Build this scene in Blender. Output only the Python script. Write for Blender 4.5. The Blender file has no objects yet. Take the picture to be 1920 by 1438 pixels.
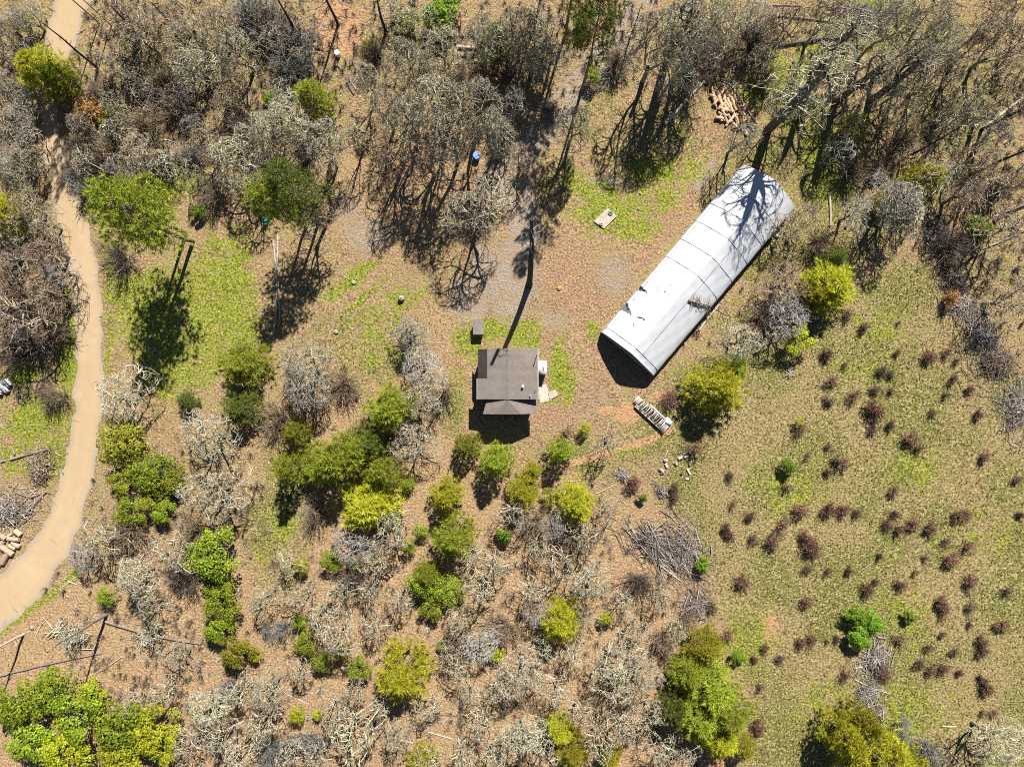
import bpy, math, random
import numpy as np
from mathutils import Vector, Matrix

# ------------------------------------------------------------------ camera, sky, sun, exposure
SC = bpy.context.scene
COL = SC.collection
H, S = 92.0, 13.913                      # flying height in m, site-plan units per metre on the ground
cam_d = bpy.data.cameras.new('camera'); cam_d.lens = 24.0; cam_d.sensor_width = 36.0
cam_d.clip_start = 0.5; cam_d.clip_end = 3000.0
cam = bpy.data.objects.new('camera', cam_d); COL.objects.link(cam)
cam.location = (0, 0, H); cam.rotation_euler = (0, 0, 0)
SC.camera = cam
SUN_EL, SUN_AZ = math.radians(45), math.atan2(0.30, 0.954)
w = bpy.data.worlds.new('World'); SC.world = w; w.use_nodes = True
wn = w.node_tree.nodes; bg = wn['Background']
sky = wn.new('ShaderNodeTexSky'); sky.sky_type = 'NISHITA'; sky.sun_disc = False
sky.sun_elevation = SUN_EL; sky.sun_rotation = SUN_AZ
sky.altitude = 1500; sky.air_density = 0.7; sky.dust_density = 0.2
w.node_tree.links.new(sky.outputs[0], bg.inputs[0]); bg.inputs[1].default_value = 0.05
sun_d = bpy.data.lights.new('sun', 'SUN'); sun_d.energy = 5.0; sun_d.angle = math.radians(0.5)
sun_d.color = (1.0, 0.955, 0.88)
sun = bpy.data.objects.new('sun', sun_d); COL.objects.link(sun)
sdir = Vector((math.sin(SUN_AZ)*math.cos(SUN_EL), math.cos(SUN_AZ)*math.cos(SUN_EL), math.sin(SUN_EL)))
sun.rotation_euler = sdir.to_track_quat('Z', 'Y').to_euler(); sun.location = (40, 120, 140)
SC.view_settings.view_transform = 'Standard'; SC.view_settings.look = 'None'
SC.view_settings.exposure = 1.0; SC.view_settings.gamma = 1.0; SC.view_settings.use_curve_mapping = False

SC.render.engine = 'CYCLES'
SC.cycles.max_bounces = 3; SC.cycles.diffuse_bounces = 1; SC.cycles.glossy_bounces = 1; SC.cycles.transmission_bounces = 1
SC.cycles.filter_width = 1.0; SC.cycles.use_denoising = False

R = random.Random(7)
NR = np.random.RandomState(11)

def plan(x, y, h=0.0):
    """site-plan units to metres; h is the height of the feature that was surveyed"""
    k = (1 - h/H)/S
    return ((x-960)*k, (719-y)*k)

def gz(x, y):
    return 0.22*np.sin(x/23+1)*np.cos(y/19) + 0.12*np.sin(x/9.0+y/13.0)

# ------------------------------------------------------------------ materials
def new_mat(name, rough=0.85, spec=0.2):
    m = bpy.data.materials.new(name); m.use_nodes = True
    nt = m.node_tree; b = nt.nodes['Principled BSDF']
    b.inputs['Roughness'].default_value = rough
    b.inputs['Specular IOR Level'].default_value = spec
    return m, nt, b

class N:
    """tiny node helper"""
    def __init__(s, nt): s.nt = nt; s.n = nt.nodes; s.l = nt.links
    def put(s, sock, v):
        if isinstance(v, bpy.types.NodeSocket): s.l.new(v, sock)
        elif isinstance(v, tuple) and len(v) == 3 and sock.type == 'RGBA': sock.default_value = (*v, 1)
        else: sock.default_value = v
    def pos(s): return s.n.new('ShaderNodeNewGeometry').outputs['Position']
    def island(s): return s.n.new('ShaderNodeNewGeometry').outputs['Random Per Island']
    def obj(s): return s.n.new('ShaderNodeTexCoord').outputs['Object']
    def uv(s): return s.n.new('ShaderNodeTexCoord').outputs['UV']
    def rnd(s): return s.n.new('ShaderNodeObjectInfo').outputs['Random']
    def noise(s, v, scale, det=3, rough=0.6, dist=0.0):
        t = s.n.new('ShaderNodeTexNoise'); s.put(t.inputs['Vector'], v)
        t.inputs['Scale'].default_value = scale; t.inputs['Detail'].default_value = det
        t.inputs['Roughness'].default_value = rough; t.inputs['Distortion'].default_value = dist
        return t.outputs['Fac']
    def vor(s, v, scale):
        t = s.n.new('ShaderNodeTexVoronoi'); s.put(t.inputs['Vector'], v); t.inputs['Scale'].default_value = scale
        return t
    def ramp(s, fac, *st):
        r = s.n.new('ShaderNodeValToRGB'); s.put(r.inputs[0], fac); e = r.color_ramp.elements
        while len(e) < len(st): e.new(0.5)
        for i, (p, c) in enumerate(st):
            e[i].position = p; e[i].color = (*c, 1) if isinstance(c, tuple) else (c, c, c, 1)
        return r.outputs[0]
    def mix(s, f, a, b, mode='MIX'):
        m = s.n.new('ShaderNodeMix'); m.data_type = 'RGBA'; m.blend_type = mode
        s.put(m.inputs[0], f); s.put(m.inputs[6], a); s.put(m.inputs[7], b); return m.outputs[2]
    def math(s, op, a, b=0.0, clamp=False):
        m = s.n.new('ShaderNodeMath'); m.operation = op; m.use_clamp = clamp
        s.put(m.inputs[0], a); s.put(m.inputs[1], b); return m.outputs[0]
    def bump(s, h, strength, dist):
        b = s.n.new('ShaderNodeBump'); s.put(b.inputs['Height'], h)
        b.inputs['Strength'].default_value = strength; b.inputs['Distance'].default_value = dist
        return b.outputs[0]
    def hsv(s, c, h=0.5, sa=1.0, v=1.0):
        n = s.n.new('ShaderNodeHueSaturation'); s.put(n.inputs['Color'], c)
        s.put(n.inputs['Hue'], h); s.put(n.inputs['Saturation'], sa); s.put(n.inputs['Value'], v); return n.outputs[0]
    def mapr(s, v, a, b, c, d):
        n = s.n.new('ShaderNodeMapRange'); s.put(n.inputs[0], v)
        for i, q in enumerate((a, b, c, d)): n.inputs[i+1].default_value = q
        return n.outputs[0]

def foliage(name, c1, c2, c3, trans=0.35, rough=0.6):
    """leaf material: hue varies leaf by leaf and plant by plant"""
    m, nt, b = new_mat(name, rough, 0.25); k = N(nt)
    c = k.ramp(k.island(), (0.0, c1), (0.55, c2), (1.0, c3))
    c = k.hsv(c, k.mapr(k.rnd(), 0, 1, 0.485, 0.512), 1.0, k.mapr(k.rnd(), 0, 1, 0.7, 1.3))
    k.put(b.inputs['Base Color'], c)
    t = k.n.new('ShaderNodeBsdfTranslucent'); k.put(t.inputs['Color'], c)
    x = k.n.new('ShaderNodeMixShader'); x.inputs[0].default_value = trans
    k.l.new(b.outputs[0], x.inputs[1]); k.l.new(t.outputs[0], x.inputs[2])
    k.l.new(x.outputs[0], k.n['Material Output'].inputs['Surface'])
    return m

def twig(name, c1, c2, c3, rough=0.9, var=0.18):
    m, nt, b = new_mat(name, rough, 0.1); k = N(nt)
    c = k.ramp(k.island(), (0.0, c1), (0.5, c2), (1.0, c3))
    c = k.mix(k.mapr(k.noise(k.obj(), 1.3, 3), 0, 1, 0.0, 0.55), c, k.mix(0.5, c, c1))
    c = k.hsv(c, k.mapr(k.rnd(), 0, 1, 0.49, 0.51), 1.0, k.mapr(k.rnd(), 0, 1, 1-var, 1+var))
    k.put(b.inputs['Base Color'], c); return m

def rough_mat(name, c1, c2, scale=3.0, rough=0.85, bump=0.0, stretch=None, spec=0.2):
    m, nt, b = new_mat(name, rough, spec); k = N(nt)
    v = k.obj()
    if stretch:
        mp = k.n.new('ShaderNodeMapping'); mp.inputs['Scale'].default_value = stretch; k.put(mp.inputs[0], v); v = mp.outputs[0]
    f = k.noise(v, scale, 5, 0.65)
    c = k.ramp(f, (0.3, c1), (0.7, c2))
    c = k.hsv(c, 0.5, 1.0, k.mapr(k.rnd(), 0, 1, 0.85, 1.15))
    k.put(b.inputs['Base Color'], c)
    if bump: k.put(b.inputs['Normal'], k.bump(f, bump, 0.05))
    return m

M = {}
M['bark'] = rough_mat('oak_bark', (.06, .048, .036), (.18, .155, .12), 5, .95, .6)
M['limb'] = rough_mat('lichen_spotted_bark', (.10, .085, .06), (.38, .345, .25), 4, .95, .5)
M['bark_p'] = rough_mat('pine_bark', (.10, .07, .05), (.26, .19, .14), 4, .95, .6)
M['char'] = rough_mat('charred_bark', (.022, .019, .017), (.06, .052, .046), 4, .95, .6)
M['lichen'] = twig('lichen_twigs', (.13, .095, .06), (.44, .40, .275), (.76, .72, .54))
M['lichen_g'] = twig('green_grey_lichen_twigs', (.12, .095, .06), (.40, .38, .26), (.68, .66, .48))
M['greytwig'] = twig('silver_grey_twigs', (.16, .145, .13), (.37, .345, .31), (.55, .52, .475))
M['browntwig'] = twig('brown_bare_twigs', (.10, .07, .048), (.28, .21, .145), (.50, .40, .29))
M['dark'] = twig('dark_purple_twigs', (.05, .036, .034), (.15, .11, .095), (.29, .23, .19))
M['slash'] = twig('weathered_slash_wood', (.13, .11, .10), (.32, .28, .26), (.55, .50, .47))
M['rust'] = foliage('rust_red_dry_leaves', (.14, .065, .04), (.29, .14, .085), (.46, .26, .165), .2, .8)
M['rustbrown'] = foliage('brown_dry_leaves', (.09, .05, .034), (.18, .105, .07), (.29, .18, .125), .2, .8)
M['orange'] = foliage('orange_dry_leaves', (.35, .14, .035), (.60, .27, .08), (.70, .38, .14), .2, .8)
M['needle'] = foliage('pine_needles_green', (.14, .175, .018), (.31, .365, .028), (.50, .52, .06), .4)
M['needle_y'] = foliage('pine_needles_yellow', (.23, .235, .014), (.43, .42, .022), (.60, .55, .05), .4)
M['needle_d'] = foliage('pine_needles_dark', (.055, .08, .016), (.13, .165, .025), (.23, .26, .04), .3)
M['leaf'] = foliage('madrone_leaves', (.09, .14, .01), (.22, .30, .018), (.40, .45, .032), .35, .5)
M['leaf_b'] = foliage('bright_green_leaves', (.075, .15, .01), (.165, .30, .018), (.30, .42, .035), .35, .5)
M['leaf_o'] = foliage('olive_leaves', (.12, .125, .012), (.26, .265, .02), (.42, .40, .035), .3, .55)
M['leaf_y'] = foliage('yellow_green_leaves', (.20, .235, .012), (.38, .41, .02), (.55, .52, .04), .4, .5)
M['sage'] = foliage('blue_grey_brush_leaves', (.05, .06, .045), (.115, .13, .105), (.20, .215, .175), .2, .8)
M['grass'] = foliage('grass_blades', (.17, .165, .045), (.33, .29, .10), (.52, .44, .22), .3, .8)
M['grassg'] = foliage('fresh_grass_blades', (.12, .17, .014), (.24, .29, .025), (.42, .40, .09), .35, .8)
M['litter'] = foliage('fallen_leaf_litter', (.17, .085, .045), (.36, .20, .11), (.55, .36, .23), .1, .9)
M['logd'] = rough_mat('dark_log_bark', (.07, .058, .05), (.20, .17, .145), 6, .9, .5)
M['logp'] = rough_mat('pale_weathered_log', (.30, .25, .21), (.55, .48, .42), 4, .9, .4)
M['loggrey'] = rough_mat('grey_brown_log_bark', (.13, .105, .09), (.30, .25, .215), 5, .9, .5)
M['logpink'] = rough_mat('pinkish_log_bark', (.26, .17, .13), (.46, .32, .25), 5, .9, .4)
M['logor'] = rough_mat('fresh_split_wood', (.42, .24, .12), (.66, .46, .29), 5, .85, .3)
M['cut'] = rough_mat('sawn_log_end', (.50, .34, .20), (.66, .50, .33), 8, .85)
M['rock'] = rough_mat('pale_rock', (.20, .175, .145), (.42, .38, .33), 3, .9, .5)
M['white'] = rough_mat('white_painted_metal', (.72, .72, .72), (.82, .82, .81), 2, .45, 0, None, .4)
M['metal'] = rough_mat('grey_vent_metal', (.35, .34, .33), (.55, .54, .53), 3, .5, 0, None, .5)
M['concrete'] = rough_mat('worn_concrete', (.32, .26, .21), (.52, .45, .38), 2.5, .9, .3)
M['sidewall'] = rough_mat('weathered_wall_boards', (.16, .12, .09), (.26, .20, .155), 3, .8)
M['glass'] = new_mat('window_glass', .08, .5)[0]; M['glass'].node_tree.nodes['Principled BSDF'].inputs['Base Color'].default_value = (.03, .04, .05, 1)
M['green'] = rough_mat('green_plastic', (.01, .16, .09), (.02, .24, .15), 3, .4, 0, None, .4)
M['lid'] = rough_mat('faded_green_lid', (.10, .20, .15), (.17, .28, .21), 4, .5)
M['blue'] = rough_mat('blue_tarp', (.06, .14, .42), (.22, .36, .72), 5, .5, .4, None, .4)
M['black'] = rough_mat('dark_rubber', (.012, .012, .012), (.03, .03, .03), 4, .8)
M['lumber'] = rough_mat('weathered_lumber', (.25, .21, .18), (.50, .44, .39), 5, .85, .3)
M['lumberp'] = rough_mat('pale_lumber', (.50, .46, .42), (.70, .66, .61), 4, .8, .2)
M['clay'] = rough_mat('orange_rotten_stump', (.40, .13, .03), (.62, .27, .08), 5, .9, .4)

def cover_material():
    m, nt, b = new_mat('white_greenhouse_film', 0.42, 0.35); k = N(nt)
    f = k.noise(k.pos(), 0.35, 4); g = k.noise(k.pos(), 2.2, 4)
    c = k.mix(k.ramp(f, (.4, 0.), (.75, 1.)), (.50, .51, .525), (.445, .46, .48))
    c = k.mix(k.ramp(g, (.62, 0.), (.8, .4)), c, (.38, .37, .35))
    k.put(b.inputs['Base Color'], c)
    k.put(b.inputs['Normal'], k.bump(k.noise(k.pos(), 1.6, 3, .5, 1.2), .25, .06))
    return m
M['film'] = cover_material()
M['film_d'] = rough_mat('dusty_grey_film', (.12, .145, .17), (.26, .29, .32), 3, .5)

def shingle(name, c1, c2):
    m, nt, b = new_mat(name, .92, .15); k = N(nt)
    br = k.n.new('ShaderNodeTexBrick'); k.put(br.inputs['Vector'], k.pos())
    br.inputs['Scale'].default_value = 3.2; br.inputs['Mortar Size'].default_value = .035
    br.inputs['Color1'].default_value = (*c1, 1); br.inputs['Color2'].default_value = (*c2, 1)
    br.inputs['Mortar'].default_value = (c1[0]*.55, c1[1]*.55, c1[2]*.55, 1); br.inputs['Row Height'].default_value = .45
    f = k.noise(k.pos(), 1.1, 5, .7); st = k.noise(k.pos(), .35, 3)
    c = k.mix(k.ramp(f, (.45, 0.), (.8, .55)), br.outputs[0], (c1[0]*.62, c1[1]*.6, c1[2]*.58))
    c = k.mix(k.ramp(st, (.5, 0.), (.75, .5)), c, (c2[0]*1.18, c2[1]*1.16, c2[2]*1.1))
    k.put(b.inputs['Base Color'], c); k.put(b.inputs['Normal'], k.bump(f, .4, .02)); return m
M['roof'] = shingle('brown_grey_shingles', (.18, .152, .133), (.225, .193, .168))
M['roofd'] = shingle('old_dark_shingles', (.075, .06, .05), (.105, .086, .073))
M['roofp'] = shingle('faded_pink_grey_shingles', (.21, .175, .16), (.27, .23, .21))

def ground_material():
    m, nt, b = new_mat('forest_and_meadow_ground', .95, .08); k = N(nt); p = k.pos()
    def attr(nm):
        a = k.n.new('ShaderNodeVertexColor'); a.layer_name = nm
        s = k.n.new('ShaderNodeSeparateColor'); k.l.new(a.outputs[0], s.inputs[0]); return s.outputs
    za, zb = attr('zone_a'), attr('zone_b')
    n1 = k.noise(p, .55, 3, .68); n2 = k.noise(p, 4.2, 3, .7); n3 = k.noise(p, 9.0, 1, .8); n4 = k.noise(p, .09, 1)
    nd = k.noise(p, 1.15, 2, .7)
    n1, n4, nd = [k.mapr(q, .34, .66, 0, 1) for q in (n1, n4, nd)]; n2 = k.mapr(n2, .33, .68, 0, 1); n3 = k.mapr(n3, .30, .70, 0, 1)
    def msk(a, amt=.9, lo=.35, hi=.62, nn=None):
        s = k.math('ADD', a, k.math('MULTIPLY', k.math('SUBTRACT', nn or n1, .5), amt*.55))
        s = k.math('ADD', s, k.math('MULTIPLY', k.math('SUBTRACT', n2, .5), .4))
        return k.ramp(s, (lo-.06, 0.), (hi+.1, 1.))
    # leaf litter: rusty brown, tan leaves, dark rotten gaps
    lit = k.ramp(n2, (.05, (.10, .065, .036)), (.38, (.22, .145, .077)), (.62, (.31, .21, .12)), (.92, (.44, .32, .195)))
    lit = k.mix(k.ramp(n1, (.35, 0.), (.7, .75)), lit, k.ramp(n3, (.3, (.17, .135, .055)), (.7, (.34, .27, .12))))
    lit = k.mix(k.math('MULTIPLY', zb[2], .7), lit, k.ramp(n2, (.05, (.17, .10, .055)), (.35, (.31, .195, .108)), (.65, (.40, .26, .155)), (.95, (.50, .355, .23))))
    # olive meadow
    mea = k.ramp(n2, (.28, (.05, .052, .016)), (.42, (.145, .13, .042)), (.55, (.225, .185, .072)), (.72, (.36, .295, .15)))
    mea = k.mix(k.ramp(nd, (.42, 0.), (.66, .7)), mea, k.ramp(n3, (.3, (.085, .098, .02)), (.7, (.185, .19, .045))))
    mea = k.mix(k.ramp(n4, (.4, 0.), (.75, .8)), mea, k.ramp(n2, (.3, (.16, .12, .05)), (.7, (.34, .26, .135))))
    # green grass
    gra = k.ramp(n2, (.2, (.06, .085, .008)), (.43, (.145, .185, .014)), (.62, (.22, .24, .03)), (.85, (.36, .315, .09)))
    gra = k.mix(k.ramp(nd, (.5, 0.), (.9, .5)), gra, k.ramp(n3, (.3, (.18, .14, .05)), (.7, (.34, .27, .13))))
    # packed gravel and dirt
    grv = k.ramp(n3, (.2, (.19, .155, .115)), (.55, (.28, .23, .175)), (.85, (.38, .32, .255)))
    grv = k.mix(k.ramp(n1, (.42, 0.), (.7, .7)), grv, (.27, .19, .115))
    # churned brown soil and orange clay
    soi = k.ramp(n2, (.12, (.15, .085, .046)), (.5, (.28, .175, .10)), (.85, (.40, .275, .175)))
    cla = k.ramp(n2, (.1, (.27, .145, .075)), (.5, (.38, .22, .115)), (.9, (.45, .29, .165)))
    c = k.mix(msk(za[1]), lit, mea)
    c = k.mix(msk(zb[0], .6), c, soi)
    c = k.mix(msk(za[2], .45, .26, .45), c, grv)
    c = k.mix(msk(zb[1], .4, .24, .42), c, cla)
    c = k.mix(msk(za[0], 1.1, .36, .66), c, gra)
    k.put(b.inputs['Base Color'], c)
    k.put(b.inputs['Normal'], k.bump(k.noise(p, 3.4, 2, .75), .9, .24)); return m
M['ground'] = ground_material()

def road_material():
    m, nt, b = new_mat('packed_sandy_road', .95, .08); k = N(nt)
    u = k.n.new('ShaderNodeSeparateXYZ'); k.l.new(k.uv(), u.inputs[0]); p = k.pos()
    n = k.noise(p, 1.2, 5, .7); f = k.noise(p, 9, 3, .7); big = k.noise(p, .22, 3)
    base = k.ramp(f, (.2, (.33, .24, .145)), (.8, (.42, .32, .205)))
    x = k.math('ADD', u.outputs[0], k.math('MULTIPLY', k.math('SUBTRACT', n, .5), .16))
    tr = k.ramp(x, (.0, 0.), (.16, .0), (.28, 1.), (.42, .1), (.58, .25), (.7, 1.), (.84, 0.))
    c = k.mix(k.math('MULTIPLY', tr, .75), base, k.ramp(n, (.3, (.36, .235, .125)), (.7, (.47, .34, .20))))
    c = k.mix(k.ramp(n, (.55, 0.), (.8, .5)), c, (.25, .18, .11))
    ed = k.ramp(x, (.02, 1.), (.16, 0.), (.86, 0.), (.98, 1.))
    c = k.mix(k.math('MULTIPLY', ed, .8), c, k.ramp(f, (.3, (.22, .175, .13)), (.7, (.35, .295, .23))))
    c = k.mix(k.ramp(big, (.5, 0.), (.75, .4)), c, (.46, .36, .245))
    k.put(b.inputs['Base Color'], c); k.put(b.inputs['Normal'], k.bump(n, .35, .05)); return m
M['road'] = road_material()

# ------------------------------------------------------------------ mesh helpers
class Geo:
    """collects triangles / quads in numpy chunks; build() links one mesh object"""
    def __init__(s): s.V = []; s.F = []; s.M = []; s.n = 0
    def add(s, V, F, mat=0):
        V = np.asarray(V, float).reshape(-1, 3); F = np.asarray(F, int)
        if len(F) == 0: return
        s.V.append(V); s.F.append(F + s.n); s.M.append(np.full(len(F), mat, int)); s.n += len(V)
    def tube(s, pts, rad, sides=3, mat=0, cap=False, capmat=None):
        P = np.asarray(pts, float); n = len(P); rad = np.asarray(rad, float)
        d = P[-1]-P[0]; L = np.linalg.norm(d)
        if L < 1e-6: return
        d /= L
        a = np.cross(d, (0, 0, 1.) if abs(d[2]) < .9 else (1., 0, 0)); a /= np.linalg.norm(a); bb = np.cross(d, a)
        t = np.arange(sides)*2*math.pi/sides
        ring = np.cos(t)[:, None]*a + np.sin(t)[:, None]*bb
        V = (P[:, None, :] + rad[:, None, None]*ring[None]).reshape(-1, 3)
        i = np.arange(n-1)[:, None]*sides; j = np.arange(sides)[None]; j2 = (j+1) % sides
        F = np.stack([i+j, i+j2, i+sides+j2, i+sides+j], -1).reshape(-1, 4)
        s.add(V, F, mat)
        if cap:
            for e, q in ((0, P[0]), (n-1, P[-1])):
                Vc = np.vstack([V[e*sides:(e+1)*sides], q[None]])
                Fc = np.stack([np.arange(sides), (np.arange(sides)+1) % sides, np.full(sides, sides)], -1)
                if e == 0: Fc = Fc[:, ::-1]
                s.add(Vc, Fc, mat if capmat is None else capmat)
    def box(s, cx, cy, cz, dx, dy, dz, rot=0.0, mat=0):
        v = np.array([(x, y, z) for z in (-.5, .5) for x, y in ((-.5, -.5), (.5, -.5), (.5, .5), (-.5, .5))])*(dx, dy, dz)
        c, q = math.cos(rot), math.sin(rot)
        v = np.stack([v[:, 0]*c-v[:, 1]*q+cx, v[:, 0]*q+v[:, 1]*c+cy, v[:, 2]+cz], -1)
        s.add(v, [(3, 2, 1, 0), (4, 5, 6, 7), (0, 1, 5, 4), (1, 2, 6, 5), (2, 3, 7, 6), (3, 0, 4, 7)], mat)
    def mesh(s, name, mats, smooth=False):
        me = bpy.data.meshes.new(name); V = np.vstack(s.V)
        me.vertices.add(len(V)); me.vertices.foreach_set('co', V.ravel())
        loops = np.concatenate([f.ravel() for f in s.F]); tot = np.concatenate([np.full(len(f), f.shape[1]) for f in s.F])
        st = np.concatenate([[0], np.cumsum(tot)[:-1]])
        me.loops.add(len(loops)); me.loops.foreach_set('vertex_index', loops.astype(np.int32))
        me.polygons.add(len(tot)); me.polygons.foreach_set('loop_start', st.astype(np.int32))
        me.polygons.foreach_set('material_index', np.concatenate(s.M).astype(np.int32))
        for q in mats: me.materials.append(M[q])
        me.update(calc_edges=True)
        if smooth: me.polygons.foreach_set('use_smooth', np.ones(len(tot), bool))
        return me

def link(name, me, parent=None, loc=None, rz=0.0, sc=None):
    o = bpy.data.objects.new(name, me); COL.objects.link(o)
    if parent is not None: o.parent = parent
    if loc is not None: o.location = loc
    if rz: o.rotation_euler = (0, 0, rz)
    if sc is not None: o.scale = sc
    return o

THINGS = []       # (object, look, category, plan x, plan y) - labels are written at the end
def tag(o, label, cat, group=None):
    o['label'] = label; o['category'] = cat
    if group: o['group'] = group
    return o
def later(o, look, cat, x, y, group):
    o['category'] = cat; o['group'] = group; THINGS.append((o, look, x, y)); return o
def struct(o): o['kind'] = 'structure'; return o
def stuff(o, label=None, cat=None):
    o['kind'] = 'stuff'
    if label: o['label'] = label
    if cat: o['category'] = cat
    return o

def blades(g, C, D, n, ln, wd, rs, mat=0, up=.5, spread=1.0, ljit=.4):
    """n thin triangles fanning out of every centre C around direction D"""
    C = np.repeat(np.asarray(C, float), n, 0); D = np.repeat(np.asarray(D, float), n, 0); k = len(C)
    d = D + rs.normal(0, spread, (k, 3)); d[:, 2] += up
    d /= np.linalg.norm(d, axis=1)[:, None]+1e-9
    a = np.cross(d, rs.normal(0, 1, (k, 3))); a /= np.linalg.norm(a, axis=1)[:, None]+1e-9
    L = (ln*(1+ljit*rs.uniform(-1, 1, k)))[:, None]; W = (wd*(1+.3*rs.uniform(-1, 1, k)))[:, None]
    V = np.stack([C-a*W*.5+d*L*.1, C+a*W*.5+d*L*.1, C+d*L], 1).reshape(-1, 3)
    g.add(V, np.arange(3*k).reshape(-1, 3), mat)

def leaves(g, C, Nn, size, rs, mat=0, jit=.8):
    """one bent quad leaf at every centre, facing roughly along Nn"""
    C = np.asarray(C, float); k = len(C)
    nrm = np.asarray(Nn, float) + rs.normal(0, jit, (k, 3)); nrm /= np.linalg.norm(nrm, axis=1)[:, None]+1e-9
    a = np.cross(nrm, rs.normal(0, 1, (k, 3))); a /= np.linalg.norm(a, axis=1)[:, None]+1e-9
    b = np.cross(nrm, a); s = (size*rs.uniform(.6, 1.3, k))[:, None]
    V = np.stack([C-a*s*.32-b*s*.1, C-b*s*.55, C+a*s*.32-b*s*.1, C+b*s*.55], 1).reshape(-1, 3)
    g.add(V, np.arange(4*k).reshape(-1, 4), mat)

# ------------------------------------------------------------------ plant prototypes
def bez(p, c, q, n):
    t = np.linspace(0, 1, n)[:, None]; return (1-t)**2*p + 2*t*(1-t)*c + t*t*q

def bare_tree(seed, Ht=11.0, Rd=4.0, n2=46, n3=160, n4=560, trunk=.3, lean=(0, 0), twr=.028, fork=2, nlimb=6, ragged=.25, drop=.38, stems=1):
    """a leafless crown grown by joining ever finer shoots to the nearest branch; returns trunk Geo, crown Geo"""
    rs = np.random.RandomState(seed); tg, cg = Geo(), Geo()
    nodes, dirs, rads = [], [], []
    ph = rs.uniform(0, 6.28, 4)
    def outline(th): return Rd*(1+ragged*(.5*np.sin(2*th+ph[0])+.5*np.sin(3*th+ph[1])+.4*np.sin(5*th+ph[2])))
    def target(n, depth, rmin=0.0):
        th = rs.uniform(0, 6.283, n); q = np.sqrt(rs.uniform(rmin, 1, n)); r = q*outline(th)
        zt = Ht - (q**2)*Ht*drop
        z = zt - np.abs(rs.normal(0, depth, n))*Ht
        return np.stack([r*np.cos(th)+lean[0]*z/Ht, r*np.sin(th)+lean[1]*z/Ht, np.maximum(z, Ht*.08)], -1)
    tb = Ht*trunk; r0 = .026*Ht
    for sidx in range(stems):
        off = rs.normal(0, .25*(stems > 1), 2)
        top = np.array([lean[0]*trunk+rs.normal(0, .25)+off[0]*2, lean[1]*trunk+rs.normal(0, .25)+off[1]*2, tb])
        P = bez(np.array([off[0], off[1], -.3]), np.array([rs.normal(0, .2)+off[0], rs.normal(0, .2)+off[1], tb*.5]), top, 5)
        rr = np.linspace(r0*1.25, r0*.85, 5)/max(1, stems**.5); tg.tube(P, rr, 7, 0)
        for i in (2, 3, 4): nodes.append(P[i]); dirs.append((P[4]-P[0])/np.linalg.norm(P[4]-P[0])); rads.append(rr[i])
    # limbs
    for i in range(nlimb):
        th = i*6.283/nlimb + rs.uniform(-.4, .4); rr_ = outline(th)*rs.uniform(.3, .75)
        k = rs.randint(len(nodes)); p = nodes[k]
        q = np.array([math.cos(th)*rr_+lean[0]*.7, math.sin(th)*rr_+lean[1]*.7, Ht*rs.uniform(.6, .85)])
        c = p + dirs[k]*np.linalg.norm(q-p)*.3 + np.array([math.cos(th), math.sin(th), .4])*np.linalg.norm(q-p)*.25
        P = bez(p, c, q, 7) + rs.normal(0, .10, (7, 3))*np.linspace(0, 1, 7)[:, None]
        rr = np.linspace(r0*.62, r0*.2, 7); tg.tube(P, rr, 5, 0)
        for j in range(1, 7):
            nodes.append(P[j]); v = P[j]-P[j-1]; dirs.append(v/np.linalg.norm(v)); rads.append(rr[j])
    Nn, Dd, Rr = [np.array(a) for a in (nodes, dirs, rads)]
    def level(T, geo, mat, sides, r_a, r_b, npt, wob, maxl):
        nonlocal Nn, Dd, Rr
        order = np.argsort(((T[:, None, :]-Nn[None])**2).sum(-1).min(1))
        aN, aD, aR = [], [], []
        dist = ((T[:, None, :]-Nn[None])**2*np.array([1, 1, .6])).sum(-1) + 6*np.maximum(0, Nn[None, :, 2]-T[:, None, 2])**2
        kk = dist.argmin(1)
        for t in order:
            k = kk[t]; p = Nn[k]; q = T[t]; L = np.linalg.norm(q-p)
            if L < .05: continue
            if L > maxl: q = p+(q-p)*maxl/L; L = maxl
            c = p + Dd[k]*L*.35 + (q-p)*.2 + rs.normal(0, wob*L, 3)
            P = bez(p, c, q, npt); ra = min(r_a, Rr[k]*.8)
            rr = np.linspace(ra, r_b, npt); geo.tube(P, rr, sides, mat)
            for j in range(1, npt):
                aN.append(P[j]); v = P[j]-P[j-1]; aD.append(v/(np.linalg.norm(v)+1e-9)); aR.append(rr[j])
        Nn = np.vstack([Nn, np.array(aN)]); Dd = np.vstack([Dd, np.array(aD)]); Rr = np.concatenate([Rr, aR])
    level(target(n2, .10), cg, 0, 4, r0*.42, twr*1.7, 5, .12, Ht*.5)
    level(target(n3, .10), cg, 0, 3, twr*2.1, twr*1.2, 4, .12, Ht*.3)
    T4 = target(n4, .09)
    level(T4, cg, 0, 3, twr*1.15, twr*.7, 3, .15, Ht*.16)
    for _ in range(fork):
        k = rs.randint(len(Nn)-n4*2, len(Nn), n4); p = Nn[k]
        d = Dd[k]*.6 + rs.normal(0, .6, (n4, 3)); d[:, 2] += .25; d /= np.linalg.norm(d, axis=1)[:, None]
        L = rs.uniform(.25, .65, n4)[:, None]*Ht/11
        a = np.cross(d, rs.normal(0, 1, (n4, 3))); a /= np.linalg.norm(a, axis=1)[:, None]
        wv = twr*.95
        V = np.stack([p-a*wv, p+a*wv, p+d*L+a*wv*.4, p+d*L-a*wv*.4], 1).reshape(-1, 3)
        cg.add(V, np.arange(4*n4).reshape(-1, 4), 0)
    return tg, cg

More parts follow.
